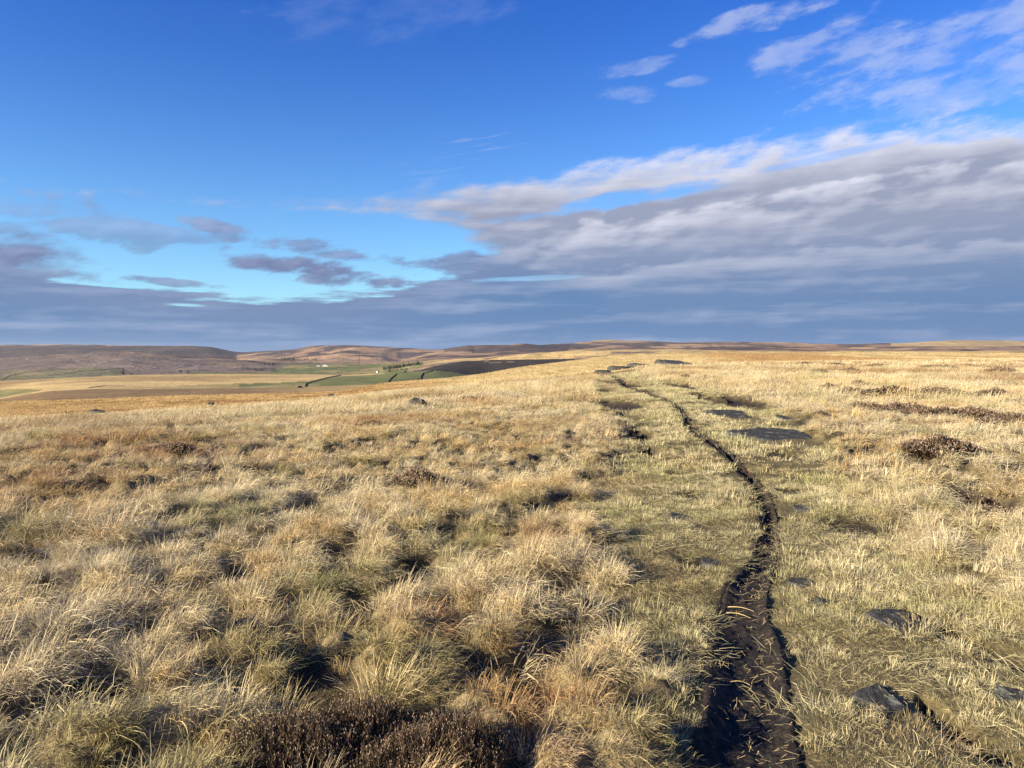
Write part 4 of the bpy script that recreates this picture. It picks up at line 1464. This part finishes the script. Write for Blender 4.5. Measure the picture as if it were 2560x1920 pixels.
def straw_litter():
    rng = np.random.default_rng(5)
    L = RUT[(RUT[:, 1] > 2.2) & (RUT[:, 1] < 9)]
    V, Fc = [], []
    xs, ys, ln, an = [], [], [], []
    for i in range(1100):
        k = int(len(L) * rng.random() ** 1.5)
        t = rng.normal(0.2, 0.5)
        xs.append(L[k, 0] + t * L[k, 2])
        ys.append(L[k, 1] + rng.normal(0, 0.05))
        ln.append(0.006 + 0.028 * rng.random() ** 2)
        an.append(rng.normal(0.4, 0.9))
    z = height(np.array(xs), np.array(ys)) + 0.034
    for x, y, zz, l, a in zip(xs, ys, z, ln, an):
        d = np.array([math.cos(a) * l, math.sin(a) * l, rng.normal(0, 0.006)])
        s = np.array([-math.sin(a), math.cos(a), 0.3]) * 0.0010
        c = np.array([x, y, zz + 0.006 * rng.random()])
        k = len(V)
        V += [c - d - s, c + d - s, c + d + s, c - d + s]
        Fc.append((k, k + 1, k + 2, k + 3))
    link('straw_litter', mesh_np('straw_litter', np.array(V), np.array(Fc), M_STRAW, False), kind='stuff')


straw_litter()


def loose_straw(px, py, length, ang, label):
    x, y, z = spot(px, py)
    l, r = length, 0.0034
    V, Fc = [], []
    n = 6
    for i in range(n + 1):
        t = i / n
        c = np.array([(t - 0.5) * l, 0.03 * l * math.sin(t * 3.1), 0.012 + 0.01 * math.sin(t * 3.1)])
        for s in range(4):
            V.append(c + np.array([0, math.cos(s * 1.5708), math.sin(s * 1.5708)]) * r * (1 - 0.4 * t))
    for i in range(n):
        for s in range(4):
            Fc.append((i * 4 + s, i * 4 + (s + 1) % 4, i * 4 + 4 + (s + 1) % 4, i * 4 + 4 + s))
    link('dry_stalk', mesh_np('dry_stalk', np.array(V), np.array(Fc), M_STRAW), loc=(x, y, z + 0.03), rot=(0, 0, ang), label=label, category='stalk')


loose_straw(1852, 1540, 0.16, -0.55, 'longer of two pale dry stalks lying side by side across the muddy track')
loose_straw(1846, 1556, 0.15, -0.7, 'pale dry stalk lying just below its longer twin on the muddy track')
loose_straw(1850, 1730, 0.09, -0.4, 'short broken pale stalk lying on the dark peat below the twin stalks')
loose_straw(1915, 1250, 0.22, -0.1, 'long pale stalk bridging the bend of the rut')

# ------------------------------------------------------------------ the valley: walls, trees, farms
def ground_pts(pts, n):
    w = np.array([on_ground(a, b) for a, b in pts])
    d = np.r_[0, np.cumsum(np.hypot(np.diff(w[:, 0]), np.diff(w[:, 1])))]
    s = np.linspace(0, d[-1], n)
    return np.interp(s, d, w[:, 0]), np.interp(s, d, w[:, 1])


def stone_wall(pts, label, h=1.4, n=60):
    rng = np.random.default_rng(int(pts[0][0] + pts[-1][1]))
    x, y = ground_pts(pts, n)
    z = height(x, y)
    tx, ty = np.gradient(x), np.gradient(y)
    l = np.hypot(tx, ty) + 1e-9
    nx, ny = -ty / l, tx / l
    V, Fc = [], []
    for i in range(n):
        hh = 0.6 * h * (0.75 + 0.5 * rng.random())
        for s, w, zz in ((-1, 0.35, -0.8), (-1, 0.22, hh), (1, 0.22, hh), (1, 0.35, -0.8)):
            V.append((x[i] + nx[i] * s * w, y[i] + ny[i] * s * w, z[i] + zz))
    for i in range(n - 1):
        for s in range(4):
            a, b = i * 4 + s, i * 4 + (s + 1) % 4
            Fc.append((a, b, b + 4, a + 4))
    link('dry_stone_wall', mesh_np('dry_stone_wall', np.array(V), np.array(Fc), M_WALLSTONE, False), label=label, category='wall', group='dry stone walls of the valley')


stone_wall([(746, 968), (765, 958), (800, 948), (852, 938)], 'long dark dry stone wall curving up the golden hillside', 1.1)
stone_wall([(968, 956), (977, 945), (991, 934)], 'short dark dry stone wall climbing straight up the green pasture, nearest the golden slope', 1.1)
stone_wall([(1046, 951), (1052, 940), (1059, 930)], 'dark dry stone wall crossing the green pasture towards the heather hill', 1.1)
stone_wall([(1062, 931), (1078, 927), (1092, 924)], 'thin dark wall along the top of the pasture beside the heather hill', 1.1)
stone_wall([(1010, 930), (1035, 927), (1056, 924)], 'thin field wall on the pasture edge below the conifer wood', 1.4)
stone_wall([(222, 971), (260, 967), (312, 967)], 'low dark wall along the brow of the brown field', 0.8)
stone_wall([(4, 949), (25, 938), (80, 929), (215, 920)], 'pasture wall sweeping round the shaded green field below the far moor', 1.5)
stone_wall([(120, 938), (200, 928), (305, 921), (310, 936)], 'pasture wall bounding the shaded green field beside the lone trees', 1.5)

M_BARK = noise_mat('bark', (0.03, 0.022, 0.016), (0.06, 0.045, 0.032), 2.0, 0.9, 0.1, 0.05)
M_CROWN = leaf_mat('tree_foliage', (0.030, 0.034, 0.020), (0.055, 0.048, 0.026))
M_CONIF = leaf_mat('conifer_foliage', (0.012, 0.022, 0.014), (0.024, 0.036, 0.020))


def leaf_cloud(rng, cx, cy, cz, rx, rz, n, size, cone=False):
    V, Fc = [], []
    for i in range(n):
        if cone:
            t = rng.random()
            rr = rx * (1 - t) * math.sqrt(rng.random())
            a = rng.random() * 6.283
            p = np.array([cx + rr * math.cos(a), cy + rr * math.sin(a), cz + (t * 2 - 1) * rz])
        else:
            d = rng.normal(size=3)
            d /= np.linalg.norm(d)
            rr = (0.55 + 0.45 * rng.random())
            p = np.array([cx, cy, cz]) + d * np.array([rx, rx, rz]) * rr
        u, v = rng.normal(size=3), rng.normal(size=3)
        k = len(V)
        V += [p + u * size * 0.5, p + v * size * 0.5, p - (u + v) * size * 0.4]
        Fc.append((k, k + 1, k + 2))
    return V, Fc


def tree(px, py, hpx, label, seed):
    rng = np.random.default_rng(seed)
    x, y = on_ground(px, py)
    z = hgt(x, y)
    H = hpx / F * y
    e = link('tree', None, loc=(x, y, z), label=label, category='tree', group='lone trees in the valley')
    V, Fc = [], []
    for i, (t, r) in enumerate(((-0.05, 0.05), (0.3, 0.035), (0.7, 0.012))):
        for s in range(6):
            V.append((r * H * math.cos(s * 1.047), r * H * math.sin(s * 1.047), t * H))
    for i in range(2):
        for s in range(6):
            Fc.append((i * 6 + s, i * 6 + (s + 1) % 6, i * 6 + 6 + (s + 1) % 6, i * 6 + 6 + s))
    link('trunk', mesh_np('trunk', np.array(V), np.array(Fc), M_BARK), e)
    V, Fc = [], []
    for k in range(5):
        a, b = leaf_cloud(rng, rng.normal(0, 0.16) * H, rng.normal(0, 0.16) * H, H * (0.5 + 0.28 * rng.random()), 0.24 * H, 0.2 * H, 70, 0.06 * H)
        Fc += [tuple(q + len(V) for q in f) for f in b]
        V += a
    link('crown', mesh_np('crown', np.array(V), np.array(Fc), M_CROWN, False), e)


for i, (a, b, h, lb) in enumerate([(452, 934, 12, 'dark round tree beside a smaller one, below the bare spur'), (470, 934, 9, 'small dark tree next to the larger round one below the bare spur'), (308, 938, 12, 'dark tree at the corner of the shaded pasture wall'),
                                   (328, 937, 8, 'low bushy tree just outside the shaded pasture corner'), (1193, 938, 11, 'dark tree at the foot of the heather hill where the pasture ends'),
                                   (1176, 939, 7, 'small tree next to the dark one at the foot of the heather hill'), (1128, 944, 7, 'solitary bush on the lower green pasture'), (1150, 928, 6, 'small thorn bush below the black heather slope')]):
    tree(a, b, h, lb, 700 + i)


def wood(pts, n, hpx, wpx, seed, name='conifer_wood', thick=5.0):
    """a far wood that reads as one mass"""
    rng = np.random.default_rng(seed)
    V, Fc = [], []
    p = np.array(pts, float)
    d = np.r_[0, np.cumsum(np.hypot(np.diff(p[:, 0]), np.diff(p[:, 1])))]
    for i in range(n):
        s = rng.random() * d[-1]
        x, y = on_ground(np.interp(s, d, p[:, 0]) + rng.normal(0, 2), np.interp(s, d, p[:, 1]) + (rng.random() - 0.5) * thick)
        z = hgt(x, y)
        H = hpx / F * y * (0.7 + 0.5 * rng.random())
        a, b = leaf_cloud(rng, x, y, z + H * 0.5, H * 0.3, H * 0.52, 60, H * 0.11, True)
        Fc += [tuple(q + len(V) for q in f) for f in b]
        V += a
    link(name, mesh_np(name, np.array(V), np.array(Fc), M_CONIF, False), kind='stuff', label='dark wood far down in the valley')


wood([(958, 926), (985, 921), (1015, 915), (1052, 912)], 130, 7, 90, 1, thick=4)
wood([(970, 930), (1000, 927), (1020, 925)], 40, 5, 40, 2, thick=2)
wood([(605, 921), (640, 925), (690, 924)], 80, 5, 80, 3, 'clough_wood', 6)
wood([(645, 907), (690, 912)], 40, 6, 50, 4, 'clough_wood', 3)
wood([(702, 902), (745, 902)], 36, 6, 50, 5, 'clough_wood', 3)
wood([(760, 902), (800, 898)], 12, 6, 50, 6, 'clough_wood', 2)

M_RENDER = noise_mat('white_render', (0.70, 0.69, 0.66), (0.80, 0.79, 0.77), 0.3, 0.9, 0.1, 0.01)
M_SLATE = noise_mat('roof_slate', (0.09, 0.09, 0.10), (0.14, 0.14, 0.15), 1.0, 0.8, 0.2, 0.02)
M_PANE = noise_mat('window_pane', (0.02, 0.025, 0.03), (0.04, 0.045, 0.05), 1.0, 0.2, 0.5, 0.0)
M_BRICK = noise_mat('chimney_stone', (0.06, 0.05, 0.045), (0.11, 0.09, 0.08), 0.5, 0.9, 0.1, 0.05)


def box(V, Fc, x0, x1, y0, y1, z0, z1):
    k = len(V)
    V += [(x0, y0, z0), (x1, y0, z0), (x1, y1, z0), (x0, y1, z0), (x0, y0, z1), (x1, y0, z1), (x1, y1, z1), (x0, y1, z1)]
    Fc += [(k, k + 3, k + 2, k + 1), (k + 4, k + 5, k + 6, k + 7), (k, k + 1, k + 5, k + 4), (k + 1, k + 2, k + 6, k + 5), (k + 2, k + 3, k + 7, k + 6), (k + 3, k, k + 4, k + 7)]


def part_box(name, par, mat, *b):
    V, Fc = [], []
    box(V, Fc, *b)
    return link(name, mesh_np(name, np.array(V), np.array(Fc), mat, False), par)


def house(px, py, wpx, label, rz=0.2):
    x, y = on_ground(px, py)
    z = hgt(x, y)
    W = wpx / F * y
    Dp, Hh = W * 0.5, W * 0.36
    e = link('farmhouse', None, loc=(x, y, z), rot=(0, 0, rz), label=label, category='house', group='white farmhouses in the valley')
    V = [(-W / 2, -Dp / 2, -2), (W / 2, -Dp / 2, -2), (W / 2, Dp / 2, -2), (-W / 2, Dp / 2, -2), (-W / 2, -Dp / 2, Hh), (W / 2, -Dp / 2, Hh), (W / 2, Dp / 2, Hh), (-W / 2, Dp / 2, Hh), (-W / 2, 0, Hh * 1.6), (W / 2, 0, Hh * 1.6)]
    me = bpy.data.meshes.new('wall')
    me.from_pydata(V, [], [(0, 1, 5, 4), (2, 3, 7, 6), (1, 2, 6, 9, 5), (3, 0, 4, 8, 7)])
    me.materials.append(M_RENDER)
    link('wall', me, e)
    V = []
    for s in (-1, 1):
        V += [(-W * 0.52, s * Dp * 0.56, Hh * 0.96), (W * 0.52, s * Dp * 0.56, Hh * 0.96), (W * 0.52, 0, Hh * 1.66), (-W * 0.52, 0, Hh * 1.66)]
    me = bpy.data.meshes.new('roof')
    me.from_pydata(V, [], [(0, 1, 2, 3), (5, 4, 7, 6)])
    me.materials.append(M_SLATE)
    rf = link('roof', me, e)
    part_box('chimney', rf, M_BRICK, W * 0.36, W * 0.44, -W * 0.04, W * 0.04, Hh * 1.5, Hh * 2.0)
    for cx in (-0.32, 0.30):
        for cz in (0.2, 0.62):
            part_box('window', e, M_PANE, (cx - 0.06) * W, (cx + 0.06) * W, -Dp / 2 - 0.06, -Dp / 2 + 0.05, Hh * cz, Hh * (cz + 0.24))
    part_box('door', e, M_PANE, -0.05 * W, 0.04 * W, -Dp / 2 - 0.06, -Dp / 2 + 0.05, 0, Hh * 0.46)


house(796, 917, 8, 'smaller of two white farmhouses standing close together on the valley pasture')
house(813, 917, 11, 'larger of two white farmhouses standing close together on the valley pasture', 0.1)
house(945, 932, 7, 'lone pale farmhouse below the conifer wood', 0.9)
house(69, 896, 6, 'lone pale cottage high on the dim far moor', 0.3)


def mill_chimney(px, py, hpx):
    x, y = on_ground(px, py)
    z = hgt(x, y)
    H = hpx / F * y
    e = link('mill_chimney', None, loc=(x, y, z), label='tall thin dark chimney rising from the valley floor', category='chimney')
    prof = {'base': [(0.05, -0.04), (0.05, 0.08), (0.038, 0.085)], 'shaft': [(0.034, 0.08), (0.026, 0.5), (0.020, 0.97)], 'cap': [(0.020, 0.955), (0.028, 0.965), (0.028, 0.99), (0.020, 1.0)]}
    for nm, pr in prof.items():
        V, Fc = [], []
        for r, t in pr:
            for s in range(12):
                V.append((r * H * math.cos(s * 0.5236), r * H * math.sin(s * 0.5236), t * H))
        for i in range(len(pr) - 1):
            for s in range(12):
                Fc.append((i * 12 + s, i * 12 + (s + 1) % 12, i * 12 + 12 + (s + 1) % 12, i * 12 + 12 + s))
        link(nm, mesh_np(nm, np.array(V), np.array(Fc), M_BRICK), e)


mill_chimney(898, 913, 27)

# ------------------------------------------------------------------ the air
def haze():
    V, Fc = [], []
    box(V, Fc, -17000, 17000, -17000, 17000, -420, 175)
    m, t, out = mat_new('haze')
    vol = t.new('ShaderNodeVolumePrincipled')
    vol.inputs['Color'].default_value = (0.72, 0.82, 1.0, 1)
    vol.inputs['Density'].default_value = 1.5e-5
    vol.inputs['Anisotropy'].default_value = 0.2
    t.l.new(vol.outputs[0], out.inputs['Volume'])
    link('haze', mesh_np('haze', np.array(V), np.array(Fc), m, False), kind='stuff')


haze()
